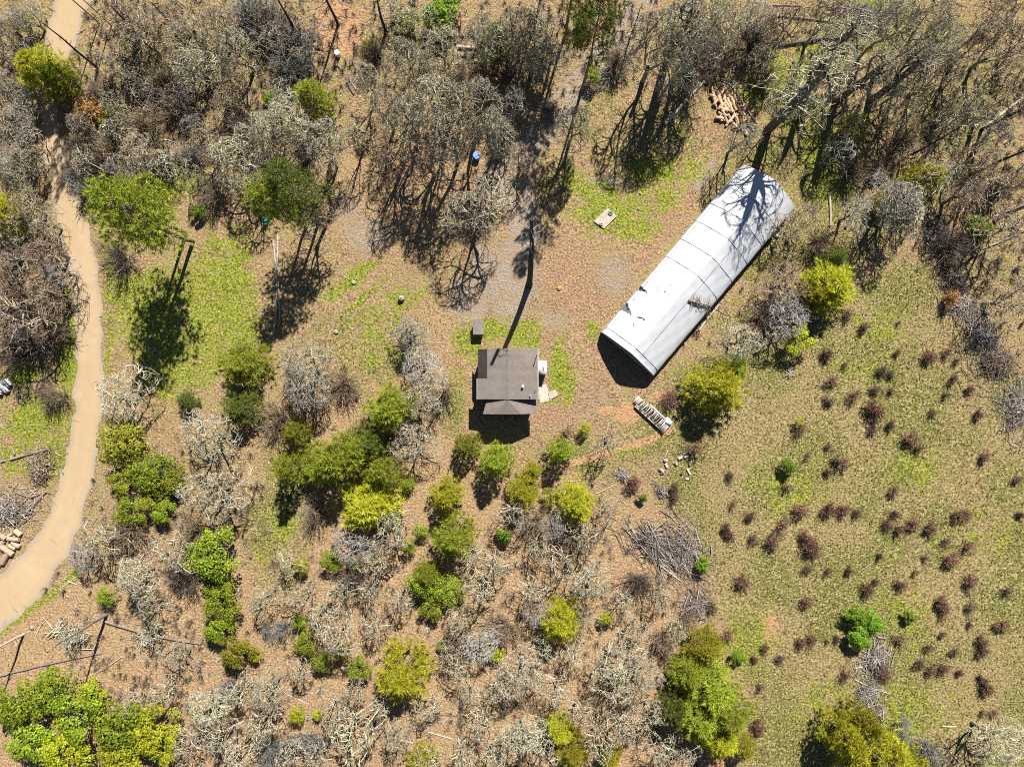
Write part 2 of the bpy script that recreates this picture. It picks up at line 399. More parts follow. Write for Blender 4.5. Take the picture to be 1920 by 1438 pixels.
def pine(seed, Ht=6.0, Rd=2.0, base=.12, nwh=11, per=6, tpb=9, tuft=.34, wid=.05, nn=16, shape=.8, droop=0.0, irreg=.3, tr=.02):
    rs = np.random.RandomState(seed); tg, cg = Geo(), Geo()
    n = 8; zz = np.linspace(-.3, Ht*.97, n); sw = np.cumsum(rs.normal(0, Ht*.006, (n, 2)), 0)
    P = np.column_stack([sw[:, 0]-sw[0, 0], sw[:, 1]-sw[0, 1], zz]); tg.tube(P, np.linspace(tr*Ht, .02, n), 7, 0)
    C, D = [], []
    for i in range(nwh):
        t = (i+.5)/nwh; z = Ht*(base+(1-base)*t)
        L0 = Rd*min(1.0, (1-t)**shape*1.08+.1) * (1.0 if t > .15 else .72+1.8*t)
        a0 = rs.uniform(0, 6.28); x0 = np.interp(z, zz, P[:, 0]); y0 = np.interp(z, zz, P[:, 1])
        for j in range(per):
            if rs.rand() < irreg*.5: continue
            a = a0+j*6.283/per+rs.uniform(-.35, .35); L = L0*rs.uniform(1-irreg, 1+irreg*.5)
            el = (-.15-droop+t*1.0)+rs.uniform(-.15, .15)
            d = np.array([math.cos(a)*math.cos(el), math.sin(a)*math.cos(el), math.sin(el)])
            p = np.array([x0, y0, z]); q = p+d*L+np.array([0, 0, L*.12])
            B = bez(p, p+d*L*.55-np.array([0, 0, L*.05]), q, 4)
            cg.tube(B, np.linspace(.014*Rd+.012, .01, 4), 3, 1)
            sd = np.array([-math.sin(a), math.cos(a), 0])
            nt = max(3, int(tpb*(.5+L/Rd)))
            for s in range(nt):
                u = .35+.65*(s+rs.rand())/nt; c = bez(p, p+d*L*.55-np.array([0, 0, L*.05]), q, 21)[int(u*20)]
                lat = rs.uniform(-1, 1)*L*.30*(1.15-abs(u-.65)*1.4)
                C.append(c+sd*lat+d*abs(lat)*.3+rs.normal(0, .04, 3)+np.array([0, 0, .05])); D.append(d*.8+sd*np.sign(lat)*.5)
    C.append([P[-1, 0], P[-1, 1], Ht]); D.append([0, 0, 1.])
    blades(cg, C, D, nn, tuft, wid, rs, 0, .35, .75)
    return tg, cg

def leafy(seed, Ht=4.0, Rd=2.0, lobes=22, per=150, size=.17, trunk=.3, flat=.75, gap=.25):
    rs = np.random.RandomState(seed); tg, cg = Geo(), Geo()
    ph = rs.uniform(0, 6.28, 3)
    for st in range(3):
        a = rs.uniform(0, 6.28); q = np.array([math.cos(a)*Rd*.45, math.sin(a)*Rd*.45, Ht*.7])
        tg.tube(bez(np.array([0, 0, -.2]), np.array([0, 0, Ht*.35]), q, 5), np.linspace(.022*Ht, .012*Ht, 5), 5, 0)
    for i in range(lobes):
        th = rs.uniform(0, 6.283); q = math.sqrt((i+.5)/lobes)*.86
        r = q*Rd*(1+.18*math.sin(2*th+ph[0])+.14*math.sin(3*th+ph[1]))
        z = Ht*(.95-.55*q*q*flat)-abs(rs.normal(0, .1))*Ht
        lr = Rd*rs.uniform(.2, .36); c = np.array([r*math.cos(th), r*math.sin(th), z-lr*.5])
        cg.tube(bez(np.array([0, 0, Ht*.3]), np.array([c[0]*.5, c[1]*.5, Ht*.45]), c, 4), np.linspace(.012*Ht, .006*Ht, 4), 3, 1)
        n = int(per*rs.uniform(.7, 1.3)*(1-gap*rs.rand()))
        v = rs.normal(0, 1, (n, 3)); v[:, 2] = np.abs(v[:, 2])*.9-.25; v /= np.linalg.norm(v, axis=1)[:, None]
        rr = lr*rs.uniform(.55, 1.08, n)[:, None]
        leaves(cg, c+v*rr*np.array([1, 1, .85]), v+np.array([0, 0, .6]), size, rs, 0, .55)
    return tg, cg

def bush(seed, Ht=1.3, Rd=1.0, n=70, tw=.018, leafn=0, lsize=.10, dome=.45, irr=.35):
    """twigs fanning from the ground into a dome, dry leaves optional; one mesh"""
    rs = np.random.RandomState(seed); g = Geo(); ph = rs.uniform(0, 6.28, 2); C, Nn = [], []
    for i in range(n):
        th = rs.uniform(0, 6.283); q = math.sqrt(rs.uniform(0, 1)); r = q*Rd*(1+irr*.6*math.sin(2*th+ph[0])+irr*.5*math.sin(3*th+ph[1]))
        e = np.array([r*math.cos(th), r*math.sin(th), Ht*(1-dome*q*q)*rs.uniform(.75, 1.08)])
        p = np.array([e[0]*.15+rs.normal(0, .08), e[1]*.15+rs.normal(0, .08), -.08])
        P = bez(p, np.array([e[0]*.45, e[1]*.45, e[2]*.6])+rs.normal(0, .08*Rd, 3), e, 4)
        g.tube(P, np.linspace(tw*1.3, tw*.6, 4), 3, 0)
        for s in range(9):
            u = rs.randint(1, 4); d = (P[u]-P[u-1]); d /= np.linalg.norm(d); d += rs.normal(0, .75, 3); L = Rd*rs.uniform(.14, .32)
            g.tube(np.array([P[u], P[u]+d*L*.5+rs.normal(0, .02, 3), P[u]+d*L]), np.array([tw*.8, tw*.7, tw*.45]), 3, 0)
            if leafn:
                for _ in range(leafn):
                    C.append(P[u]+d*L*rs.uniform(.2, 1.1)+rs.normal(0, .06, 3)); Nn.append((0, 0, .7))
    if leafn: leaves(g, C, Nn, lsize, rs, 1, .9)
    return g

def proto(pair, tm, cm, extra='bark'):
    """(trunk mesh, crown mesh)"""
    return pair[0].mesh('trunk', [tm], True), pair[1].mesh('crown', [cm, extra])
def recolor(me, *mats):
    c = me.copy()
    for i, q in enumerate(mats): c.materials[i] = M[q]
    return c

OAK = [bare_tree(s, 11, 4.0, ragged=rg, nlimb=nl) for s, rg, nl in ((1, .25, 6), (2, .35, 5), (3, .2, 7), (4, .4, 5), (5, .3, 6))]
OAKS = [proto(t, 'limb', m, 'bark') for t, m in zip(OAK, ('lichen', 'lichen', 'lichen_g', 'lichen', 'lichen_g'))]
GREYOAK = [(a, recolor(b, 'greytwig', 'bark')) for a, b in OAKS[:3]]
THIN = [proto(bare_tree(s, 11, 3.6, n2=32, n3=110, n4=380, fork=1, ragged=.4, nlimb=5, twr=.03), 'limb', m, 'bark') for s, m in ((21, 'lichen_g'), (22, 'lichen'), (23, 'greytwig'))]
POLE = [proto(bare_tree(s, 18, 3.2, n2=40, n3=130, n4=420, fork=1, ragged=.4, nlimb=7, trunk=.78, drop=.55, twr=.028), 'bark', 'lichen_g', 'bark') for s in (25, 26)]
BROWNOAK = [(a, recolor(b, 'browntwig', 'bark')) for a, b in THIN]
SMALL = [proto(bare_tree(s, 5, 2.3, n2=28, n3=80, n4=260, trunk=.14, stems=3, twr=.025, fork=1, ragged=.45, drop=.5), 'limb', m, 'bark')
         for s, m in ((31, 'lichen'), (32, 'lichen'), (33, 'lichen_g'), (34, 'greytwig'))]
SMALLBR = [(a, recolor(b, 'browntwig', 'bark')) for a, b in SMALL[:3]]
YPINE = [pine(s, 6, 2.0) for s in (41, 42, 43)]
YPINES = [proto(p, 'bark_p', 'needle', 'bark_p') for p in YPINE]
YPINES_Y = [(a, recolor(b, 'needle_y', 'bark_p')) for a, b in YPINES]
YPINES_D = [(a, recolor(b, 'needle_d', 'bark_p')) for a, b in YPINES]
TPINE = [pine(s, 18, 3.6, base=.42, nwh=12, per=7, tpb=12, tuft=.42, wid=.075, nn=14, shape=.55, irreg=.5, tr=.013) for s in (51, 52, 53)]
TPINES = [proto(p, 'bark_p', 'needle', 'bark_p') for p in TPINE]
TPINES_Y = [(a, recolor(b, 'needle_y', 'bark_p')) for a, b in TPINES]
TPINES_D = [(a, recolor(b, 'needle_d', 'bark_p')) for a, b in TPINES]
LEAFY = [proto(leafy(s, 4, 2.0, lobes=lb), 'bark', 'leaf', 'bark') for s, lb in ((61, 24), (62, 20), (63, 28))]
LEAFY_B = [proto(leafy(s, 4, 2.0, lobes=34, per=170, size=.21, gap=0, flat=.9), 'bark', 'leaf_b', 'bark') for s in (65, 66, 67)]
LEAFY_O = [(a, recolor(b, 'leaf_o', 'bark')) for a, b in LEAFY]
LEAFY_Y = [(a, recolor(b, 'leaf_y', 'bark')) for a, b in LEAFY]
RUST = [bush(s, 1.15, 1.0, nb, .014, lf, .115, dm, irr).mesh('shrub', ['dark', 'rust']) for s, nb, lf, dm, irr in ((71, 50, 3, .45, .3), (72, 42, 2, .6, .6), (73, 60, 3, .35, .45), (74, 30, 2, .5, .9), (75, 46, 3, .5, .7))]
RUSTB = [recolor(m, 'dark', 'rustbrown') for m in RUST]
ORANGE = [recolor(m, 'browntwig', 'orange') for m in RUST]
DARKB = [bush(s, 2.2, 2.0, 75, .022, 0).mesh('shrub', ['dark']) for s in (81, 82, 83)]
BROWNB = [recolor(m, 'browntwig') for m in DARKB]
SAGE = [bush(s, 1.6, 1.6, 70, .02, 2, .13).mesh('shrub', ['greytwig', 'sage']) for s in (91, 92)]

# ------------------------------------------------------------------ ground zones
fx = np.arange(-82, 82.01, .4); fy = np.arange(-64, 64.01, .4)
out = np.array([90, 100, 115, 140, 180, 260, 400, 700.])
xs = np.concatenate([-out[::-1], fx, out]); ys = np.concatenate([-out[::-1], fy, out])
GX, GY = np.meshgrid(xs, ys); PX = GX*S+960; PY = 719-GY*S
Z = {k: np.zeros_like(GX) for k in ('grass', 'meadow', 'gravel', 'soil', 'clay', 'red')}
def blob(z, x, y, rx, ry, v=1.0, a=0.0):
    c, s = math.cos(a), math.sin(a); dx, dy = PX-x, PY-y
    d = np.sqrt(((dx*c+dy*s)/rx)**2+((-dx*s+dy*c)/ry)**2)
    Z[z] = np.maximum(Z[z], np.clip((1.55-d)/1.1, 0, 1)*v)
def segd(pts):
    best = np.full_like(PX, 1e9)
    for (x1, y1), (x2, y2) in zip(pts[:-1], pts[1:]):
        dx, dy = x2-x1, y2-y1; t = np.clip(((PX-x1)*dx+(PY-y1)*dy)/(dx*dx+dy*dy+1e-9), 0, 1)
        best = np.minimum(best, np.hypot(PX-x1-t*dx, PY-y1-t*dy))
    return best
def strip(z, pts, hw, v=1.0, soft=.85):
    Z[z] = np.maximum(Z[z], np.clip((hw*(1+soft)-segd(pts))/(hw*2*soft), 0, 1)*v)
def area(z, pts, v=1.0, soft=25):
    ins = np.zeros_like(PX, bool); q = pts[-1]
    for p in pts:
        cnd = (p[1] > PY) != (q[1] > PY)
        xi = (q[0]-p[0])*(PY-p[1])/(q[1]-p[1]+1e-9)+p[0]
        ins ^= cnd & (PX < xi); q = p
    d = segd(pts+[pts[0]]); sd = np.where(ins, d, -d)
    Z[z] = np.maximum(Z[z], np.clip(.5+sd/(2*soft), 0, 1)*v)

area('meadow', [(1250, 700), (1400, 650), (1560, 560), (1700, 480), (1790, 560), (1920, 720), (2200, 760), (2200, 1700), (1380, 1700), (1400, 1300), (1330, 1110), (1250, 950), (1190, 840)], 1, 30)
for a in ((1480, 330, 130, 90), (1560, 430, 110, 70), (1450, 480, 70, 60), (1700, 300, 160, 130, .55), (1850, 500, 90, 120, .55), (1400, 610, 70, 50, .8), (1230, 800, 90, 60, .8),
          (520, 1000, 60, 130), (540, 900, 60, 70, .9), (1120, 860, 120, 40, .8), (330, 330, 60, 35), (700, 650, 130, 90, .75), (850, 770, 25, 60, .8), (1220, 260, 120, 60, .9), (1100, 190, 60, 60, .8), (60, 40, 60, 50, .7), (1320, 60, 150, 60, .6), (1620, 60, 200, 60, .8), (380, 120, 230, 150, .52), (760, 110, 110, 100, .5), (1800, 180, 140, 180, .55), (900, 130, 90, 90, .45), (1050, 330, 40, 40, .7), (640, 640, 70, 60, .7), (60, 30, 80, 60, .6)):
    blob('meadow', *a)
area('grass', [(196, 450), (250, 500), (340, 500), (400, 430), (440, 440), (490, 530), (500, 640), (430, 700), (370, 740), (300, 770), (230, 650), (196, 560)], .78, 22)
for a in ((265, 570, 55, 45), (430, 520, 40, 40), (430, 590, 40, 50), (330, 640, 40, 40, .8), (130, 600, 14, 50, .9), (125, 690, 22, 60), (60, 790, 70, 50, .9), (40, 700, 40, 30, .8), (100, 850, 30, 50, .8), (30, 860, 40, 40, .8),
          (330, 345, 45, 30, .75), (660, 525, 65, 14, 1, -.65), (680, 560, 60, 8, .9, -.7), (710, 600, 50, 35, .62), (700, 660, 60, 40, .55), (760, 560, 50, 30, .6), (880, 640, 30, 40, .85), (920, 615, 40, 22), (985, 625, 35, 30, .95), (1050, 690, 22, 55), (1065, 720, 16, 40), (1010, 750, 60, 8, .9), (860, 720, 16, 60, .5),
          (1140, 400, 75, 45, .85), (1190, 430, 50, 30, .8), (1120, 360, 60, 30, .75), (1230, 370, 60, 45, .7), (1230, 320, 60, 30, .8), (1110, 620, 20, 20, .85), (1080, 340, 30, 20, .7), (1290, 320, 40, 30, .65),
          (1470, 150, 60, 60, .85), (1500, 220, 60, 50, .7), (1550, 270, 50, 60, .75), (1420, 170, 40, 40, .8), (1640, 8, 70, 12), (1530, 90, 60, 30, .7), (1550, 350, 60, 40, .6),
          (530, 985, 35, 30, .7), (500, 1040, 30, 40, .5), (1480, 920, 80, 60, .55), (1720, 880, 70, 45, .62), (1680, 1160, 90, 70, .5), (1560, 1330, 100, 60, .55), (1400, 1200, 60, 80, .6), (1700, 1330, 120, 60, .55), (1850, 1000, 80, 60, .45), (1180, 850, 40, 14, .7), (100, 220, 10, 30, .4), (195, 420, 8, 60, .6), (1650, 610, 60, 35, .6), (1620, 690, 60, 30, .5), (450, 470, 20, 40, .8), (165, 470, 40, 60, .0)):
    blob('grass', *a)
strip('grass', [(190, 400), (205, 500), (205, 640), (200, 700)], 8, .8); strip('grass', [(150, 1070), (90, 1120), (0, 1185)], 9, .85); strip('grass', [(128, 540), (138, 640), (136, 800), (118, 880)], 7, .8)
strip('gravel', [(1215, -20), (1165, 65), (1095, 150), (1030, 230), (965, 310)], 24); strip('gravel', [(965, 310), (975, 390), (985, 440), (960, 520), (955, 590)], 26)
for a in ((960, 520, 45, 60), (920, 500, 35, 40, .9), (1040, 600, 40, 28, .45), (1150, 520, 38, 40, .55), (940, 340, 40, 30), (880, 560, 40, 50, .75), (690, 440, 45, 35, .65), (650, 390, 30, 40, .5), (1130, 345, 40, 14, .8), (1390, 300, 50, 12, .0), (1320, 330, 16, 40, .6, .6), (1105, 755, 50, 40, .3)):
    blob('gravel', *a)
strip('soil', [(1290, 380), (1200, 490), (1130, 560), (1110, 640)], 16, .8); strip('soil', [(1100, 600), (1125, 690), (1100, 750), (1010, 790)], 20, .95)
for a in ((1060, 500, 60, 70, .85), (1090, 560, 60, 40, .8), (1160, 470, 30, 30, .5), (870, 430, 80, 60, .4), (760, 330, 60, 40, .5), (1340, 240, 60, 30, .6)):
    blob('soil', *a)
for a in ((635, 55, 42, 46), (1135, 770, 14, 8), (1175, 775, 22, 18, .9), (1240, 745, 18, 10, .7), (1440, 1175, 18, 22, .9), (1055, 543, 9, 6), (1345, 1430, 30, 12, .6)):
    blob('clay', *a)
strip('clay', [(1255, 805), (1215, 825), (1165, 840), (1120, 855), (1070, 868), (1010, 900)], 5, .85)
area('red', [(700, 560), (860, 560), (860, 900), (1050, 900), (1250, 950), (1330, 1110), (1400, 1300), (1400, 1700), (-300, 1700), (-300, 1180), (120, 1090), (430, 1000), (470, 850), (560, 800), (640, 620)], .75, 40)
area('red', [(560, 300), (940, 230), (960, 420), (700, 480), (620, 420)], .6, 40)
# plants shade out nothing here: bare leaf floor inside the lower wood
Z['meadow'] *= 1-np.clip(Z['clay'], 0, 1)
gme = bpy.data.meshes.new('ground'); ny, nx = GX.shape
V = np.stack([GX, GY, gz(GX, GY)*np.clip((260-np.hypot(GX, GY))/120, 0, 1)], -1).reshape(-1, 3)
i = np.arange(ny-1)[:, None]*nx + np.arange(nx-1)[None]
gg = Geo(); gg.add(V, np.stack([i, i+1, i+nx+1, i+nx], -1).reshape(-1, 4)); gme = gg.mesh('ground', ['ground'], True)
for nm, ch in (('zone_a', ('grass', 'meadow', 'gravel')), ('zone_b', ('soil', 'clay', 'red'))):
    at = gme.color_attributes.new(nm, 'FLOAT_COLOR', 'POINT')
    at.data.foreach_set('color', np.stack([Z[c].ravel() for c in ch]+[np.ones(GX.size)], -1).ravel().astype(np.float32))
ground = struct(link('ground', gme))
def zone(z, px, py):
    x, y = plan(px, py); ix = np.clip(np.searchsorted(xs, x), 0, nx-1); iy = np.clip(np.searchsorted(ys, y), 0, ny-1)
    return Z[z][iy, ix]

# sandy road on the left
RD = [(158, -60, 76), (140, 0, 70), (116, 70, 54), (100, 130, 44), (95, 200, 34), (98, 260, 36), (108, 320, 42), (122, 370, 48), (144, 450, 54), (158, 540, 54), (166, 620, 51), (167, 700, 50), (162, 780, 52), (152, 850, 57), (137, 920, 61), (113, 990, 62), (82, 1046, 74), (30, 1105, 84), (-40, 1165, 92), (-120, 1220, 96)]
def dense(P, n):
    P = np.array(P, float); t = np.arange(len(P)); q = np.linspace(0, len(P)-1, n)
    o = np.column_stack([np.interp(q, t, P[:, j]) for j in range(P.shape[1])])
    for _ in range(6): o[1:-1] = (o[:-2]+o[1:-1]*2+o[2:])/4
    return o
def ribbon(name, P, mat, zoff, cols=9, jit=.22):
    D = dense(P, len(P)*9); x, y = plan(D[:, 0], D[:, 1]); c = np.column_stack([x, y]); t = np.gradient(c, axis=0); t /= np.linalg.norm(t, axis=1)[:, None]
    nrm = np.column_stack([-t[:, 1], t[:, 0]]); hw = D[:, 2]/S/2
    e1 = np.convolve(NR.normal(0, jit, len(D)), np.ones(3)/2, 'same'); e2 = np.convolve(NR.normal(0, jit, len(D)), np.ones(3)/2, 'same')
    Vv, uv = [], []
    for j in range(cols):
        u = j/(cols-1); o = -hw-e1+(2*hw+e1+e2)*u; q = c+nrm*o[:, None]
        crown = .05*(1-(2*u-1)**2)-.012*math.exp(-((u-.3)/.07)**2)-.012*math.exp(-((u-.7)/.07)**2)
        Vv.append(np.column_stack([q, gz(q[:, 0], q[:, 1])+zoff+crown*(.0 if u in (0, 1) else 1)])); uv.append(np.full(len(D), u))
    Vv = np.stack(Vv, 1); n = len(D); g = Geo(); ii = np.arange(n-1)[:, None]*cols+np.arange(cols-1)[None]
    F = np.stack([ii, ii+cols, ii+cols+1, ii+1], -1).reshape(-1, 4)[:, ::-1]; g.add(Vv.reshape(-1, 3), F); me = g.mesh(name, [mat], True)
    U = np.stack(uv, 1).reshape(-1); lu = me.uv_layers.new(name='UVMap'); vi = np.empty(len(me.loops), np.int32); me.loops.foreach_get('vertex_index', vi)
    Lg = np.repeat(np.arange(n), cols)/10
    lu.data.foreach_set('uv', np.column_stack([U[vi], Lg[vi]]).ravel().astype(np.float32))
    return struct(link(name, me))
ribbon('dirt_road', RD, 'road', .012)

# ------------------------------------------------------------------ hoop house
def W(px, py, h=0.0):
    x, y = plan(px, py, h); return np.array([x, y, h])
hL, hR = np.array(plan(1125, 625)), np.array(plan(1220, 705))
hw = np.linalg.norm(hR-hL)/2; hu = (hR-hL)/(2*hw); ha = np.array([-hu[1], hu[0]]); ho = (hL+hR)/2; HL = 28.9
PROF = np.array([(-1, -.3), (-1, 1.0), (-1, 1.9), (-.95, 2.2), (-.86, 2.55), (-.68, 3.06), (-.5, 3.52), (-.25, 4.06), (0, 4.5), (.25, 4.06), (.5, 3.52), (.68, 3.06), (.86, 2.55), (.95, 2.2), (1, 1.9), (1, 1.0), (1, -.3)])
PROF[:, 0] *= hw
pl = np.concatenate([[0], np.cumsum(np.hypot(*np.diff(PROF, axis=0).T))])
def prof(s): return np.interp(s, pl, PROF[:, 0]), np.interp(s, pl, PROF[:, 1])
def hoop(al, s, off=0.0):
    u, z = prof(s); e = .02; u1, z1 = prof(s-e); u2, z2 = prof(s+e); du, dz = u2-u1, z2-z1; q = np.hypot(du, dz)+1e-9
    u = u-dz/q*off; z = z+du/q*off
    return np.stack([ho[0]+ha[0]*al+hu[0]*u, ho[1]+ha[1]*al+hu[1]*u, z], -1)
def hoop_inv(px, py):
    s = np.linspace(0, pl[-1], 600); u, z = prof(s)
    k = (1-z/H)/S; x = (px-960)*k-ho[0]; y = (719-py)*k-ho[1]
    uu = x*hu[0]+y*hu[1]; al = x*ha[0]+y*ha[1]; j = np.argmin(np.abs(uu-u)+(z < .5)*9); return al[j], s[j]
hoop_root = link('hoop_house', None, loc=(0, 0, 0)); tag(hoop_root, 'long white plastic-covered hoop house lying diagonally right of centre', 'greenhouse')
holes = [np.array([hoop_inv(*p) for p in t]) for t in (((1184, 550), (1197, 533), (1214, 548)), ((1157, 583), (1177, 565), (1184, 590)))]
def in_tri(al, s, T):
    d = lambda a, b: (al-b[0])*(a[1]-b[1])-(a[0]-b[0])*(s-b[1])
    q = [d(T[0], T[1]), d(T[1], T[2]), d(T[2], T[0])]
    return ((q[0] < 0) == (q[1] < 0)) & ((q[1] < 0) == (q[2] < 0))
cuts = [0.0, .9, 13.1, 16.1, 19.2, 22.2, 25.2, HL]
rsH = np.random.RandomState(3)
for a0, a1 in zip(cuts[:-1], cuts[1:]):
    na = max(2, int((a1-a0)/.16)); ns = 74; A = np.linspace(a0+.006, a1-.006, na+1); Sg = np.linspace(0, pl[-1], ns+1)
    AA, SS = np.meshgrid(A, Sg, indexing='ij'); u, z = prof(SS)
    sag = -.045*np.sin((AA-a0)/(a1-a0)*math.pi)*np.clip((z-1.5)/2, 0, 1)+.012*np.sin(AA*3.1+SS*1.7)+.010*np.sin(AA*1.3-SS*4.3)
    Vh = hoop(AA, SS, sag).reshape(-1, 3); ii = np.arange(na)[:, None]*(ns+1)+np.arange(ns)[None]
    F = np.stack([ii, ii+ns+1, ii+ns+2, ii+1], -1).reshape(-1, 4)
    ca, cs = (AA[:-1, :-1]+AA[1:, 1:]).ravel()/2, (SS[:-1, :-1]+SS[1:, 1:]).ravel()/2
    keep = np.ones(len(F), bool)
    for T in holes: keep &= ~in_tri(ca, cs, T)
    g = Geo(); g.add(Vh, F[keep]); link('cover_panel', g.mesh('cover_panel', ['film'], True), hoop_root)
for a in cuts[1:-1]:
    s = np.linspace(1.2, pl[-1]-1.2, 50); g = Geo(); P = hoop(np.full(50, a), s, .02); g.tube(P[:26], np.full(26, .032), 4); g.tube(P[25:], np.full(25, .032), 4)
    link('cover_strap', g.mesh('cover_strap', ['film_d']), hoop_root)
sl = np.interp(.30*hw, PROF[8:, 0], pl[8:])
for ss, q in ((sl, .024), (2.75, .018)):
    al = np.linspace(.95, HL-3, 60); g = Geo(); g.tube(hoop(al, np.full(60, ss), .012), np.full(60, q), 4); link('cover_seam', g.mesh('cover_seam', ['film_d']), hoop_root)
for al, nm in ((.06, 'end_wall'), (HL-.06, 'end_wall')):
    s = np.linspace(0, pl[-1], 60); P = hoop(np.full(60, al), s, -.03); c = np.array([ho[0]+ha[0]*al, ho[1]+ha[1]*al, 1.0])
    g = Geo(); g.add(np.vstack([P, c]), np.stack([np.arange(59), np.arange(1, 60), np.full(59, 60)], -1)); ew = link(nm, g.mesh(nm, ['film_d']), hoop_root)
    g = Geo(); ang = math.atan2(hu[1], hu[0]); sgn = -1 if al < 1 else 1
    cx, cy = ho+ha*(al+sgn*.05)
    for dx in (-1.3, 1.3): g.box(cx+hu[0]*dx, cy+hu[1]*dx, 1.2, .12, .09, 2.6, ang)
    g.box(cx, cy, 2.55, 2.8, .09, .12, ang); link('door_frame', g.mesh('door_frame', ['lumber']), ew)
for a in np.linspace(.15, HL-.15, 17):
    s = np.linspace(0, pl[-1], 34); g = Geo(); P = hoop(np.full(34, a), s, -.09); g.tube(P[:17], np.full(17, .03), 4); g.tube(P[16:], np.full(18, .03), 4); link('hoop_rib', g.mesh('hoop_rib', ['metal']), hoop_root)
for T in holes:   # torn flap hanging inside each triangular hole
    P = hoop(T[:, 0], T[:, 1], .03); P[1, 2] += .02; P[[0, 2], 2] += .22; m = P.mean(0)-np.array([0, 0, .12]); Q = np.vstack([P, m])
    g = Geo(); g.add(Q, [(0, 1, 3), (1, 2, 3), (2, 0, 3)]); link('torn_flap', g.mesh('torn_flap', ['film_d']), hoop_root)
for x1, y1, x2, y2, r in ((1187, 614, 1189, 604, .05), (1194, 594, 1206, 597, .09), (1206, 597, 1209, 601, .06), (1211, 534, 1214, 528, .05), (1232, 546, 1236, 541, .05), (1244, 547, 1250, 546, .07), (1262, 553, 1270, 546, .06), (1256, 533, 1257, 536, .04), (1187, 562, 1191, 561, .06), (1244, 561, 1247, 560, .04), (1290, 599, 1292, 597, .04), (1233, 540, 1235, 537, .04)):
    a, b = hoop_inv(x1, y1), hoop_inv(x2, y2); t = np.linspace(0, 1, 6); al = a[0]+(b[0]-a[0])*t; s = a[1]+(b[1]-a[1])*t
    wj = r*np.sin(np.linspace(.3, 2.9, 6)); g = Geo(); Vr = np.vstack([hoop(al-wj, s, .022), hoop(al+wj, s+.03, .022)])
    g.add(Vr, [(i, i+1, i+7, i+6) for i in range(5)]); link('rip', g.mesh('rip', ['black']), hoop_root)

# ------------------------------------------------------------------ house, shed, lean-to
house = link('house', None, loc=(0, 0, 0)); tag(house, 'brown shingled farmhouse with hipped lower roof, in the middle', 'house')
def hz(zx, zy, z): return tuple(W(850+zx/5.327, 580+zy/5.327, z))
RZ, EZ, LZ = 5.05, 4.45, 4.55
rxm, yN, yS = hz(540, 0, RZ)[0], hz(0, 392, 5.2)[1], hz(0, 900, 5.2)[1]
xw, xe = hz(240, 0, EZ)[0], hz(842, 0, EZ)[0]; yM = hz(0, 690, EZ)[1]; xk = hz(336, 0, 5.2)[0]
zk = RZ+(EZ-RZ)*(xk-rxm)/(xw-rxm)
def slab(polys, th, mat, name, parent):
    g = Geo()
    for P in polys:
        P = np.array(P); n = len(P); Q = P-np.array([0, 0, th]); g.add(np.vstack([P, Q]), [list(range(n))] if n == 4 else [[0, 1, 2]])
        g.add(np.vstack([P, Q]), [list(range(2*n-1, n-1, -1))])
        g.add(np.vstack([P, Q]), [[i, i+n, (i+1) % n+n, (i+1) % n] for i in range(n)])
    return link(name, g.mesh(name, [mat]), parent)
main_roof = slab([[(rxm, yS, RZ), (rxm, yM, RZ), (xw, yM, EZ), (xw, yS, EZ)][::-1], [(rxm, yM, RZ), (rxm, yN, RZ), (xk, yN, zk), (xk, yM, zk)][::-1]], .14, 'roof', 'roof', house)
slab([[(rxm+.004, yS, RZ+.003), (xe, yS, EZ), (xe, yN, EZ), (rxm+.004, yN, RZ+.003)]], .14, 'roof', 'roof', house)
slab([[(xk-.004, yM+.004, zk-.012), (xk-.004, yN, zk-.012), (xw, yN, 3.2), (xw, yM+.004, 3.2)][::-1]], .12, 'roofd', 'side_roof', house)
g = Geo(); g.tube([(rxm, yS-.02, RZ+.02), (rxm, yN+.02, RZ+.02)], [.06, .06], 6, 0, True); link('ridge_cap', g.mesh('ridge_cap', ['roof']), main_roof)
g = Geo()
for x in (xw, xe): g.tube([(x, yS, EZ-.1 if x > 0 or True else 0), (x, yM if x == xw else yN, EZ-.1)], [.06, .06], 6, 0, True)
for n_, x in enumerate((xw, xe)):
    g = Geo(); g.tube([(x-.05 if n_ == 0 else x+.05, yS, EZ-.1), (x-.05 if n_ == 0 else x+.05, yM if n_ == 0 else yN, EZ-.1)], [.06, .06], 6, 0, True); link('gutter', g.mesh('gutter', ['metal']), house)
# lower hipped roof on the south side
A = np.array([rxm, yS-.03, RZ-.07]); yE = hz(0, 1045, LZ)[1]
c = lambda zx, zy, z=LZ: np.array(hz(zx, zy, z)); p0 = c(335, 925, 4.1); p0[1] = yS-.03; p1 = c(296, 1045, 4.1); p2 = c(415, 1047); p3 = c(680, 1047); p4 = c(846, 1037, 3.5); p5 = np.array([xe-.02, yS-.03, 3.3])
slab([[A, p0, p1], [A, p1, p2], [A, p2, p3], [A, p3, p4], [A, p4, p5]], .12, 'roof', 'porch_roof', house)
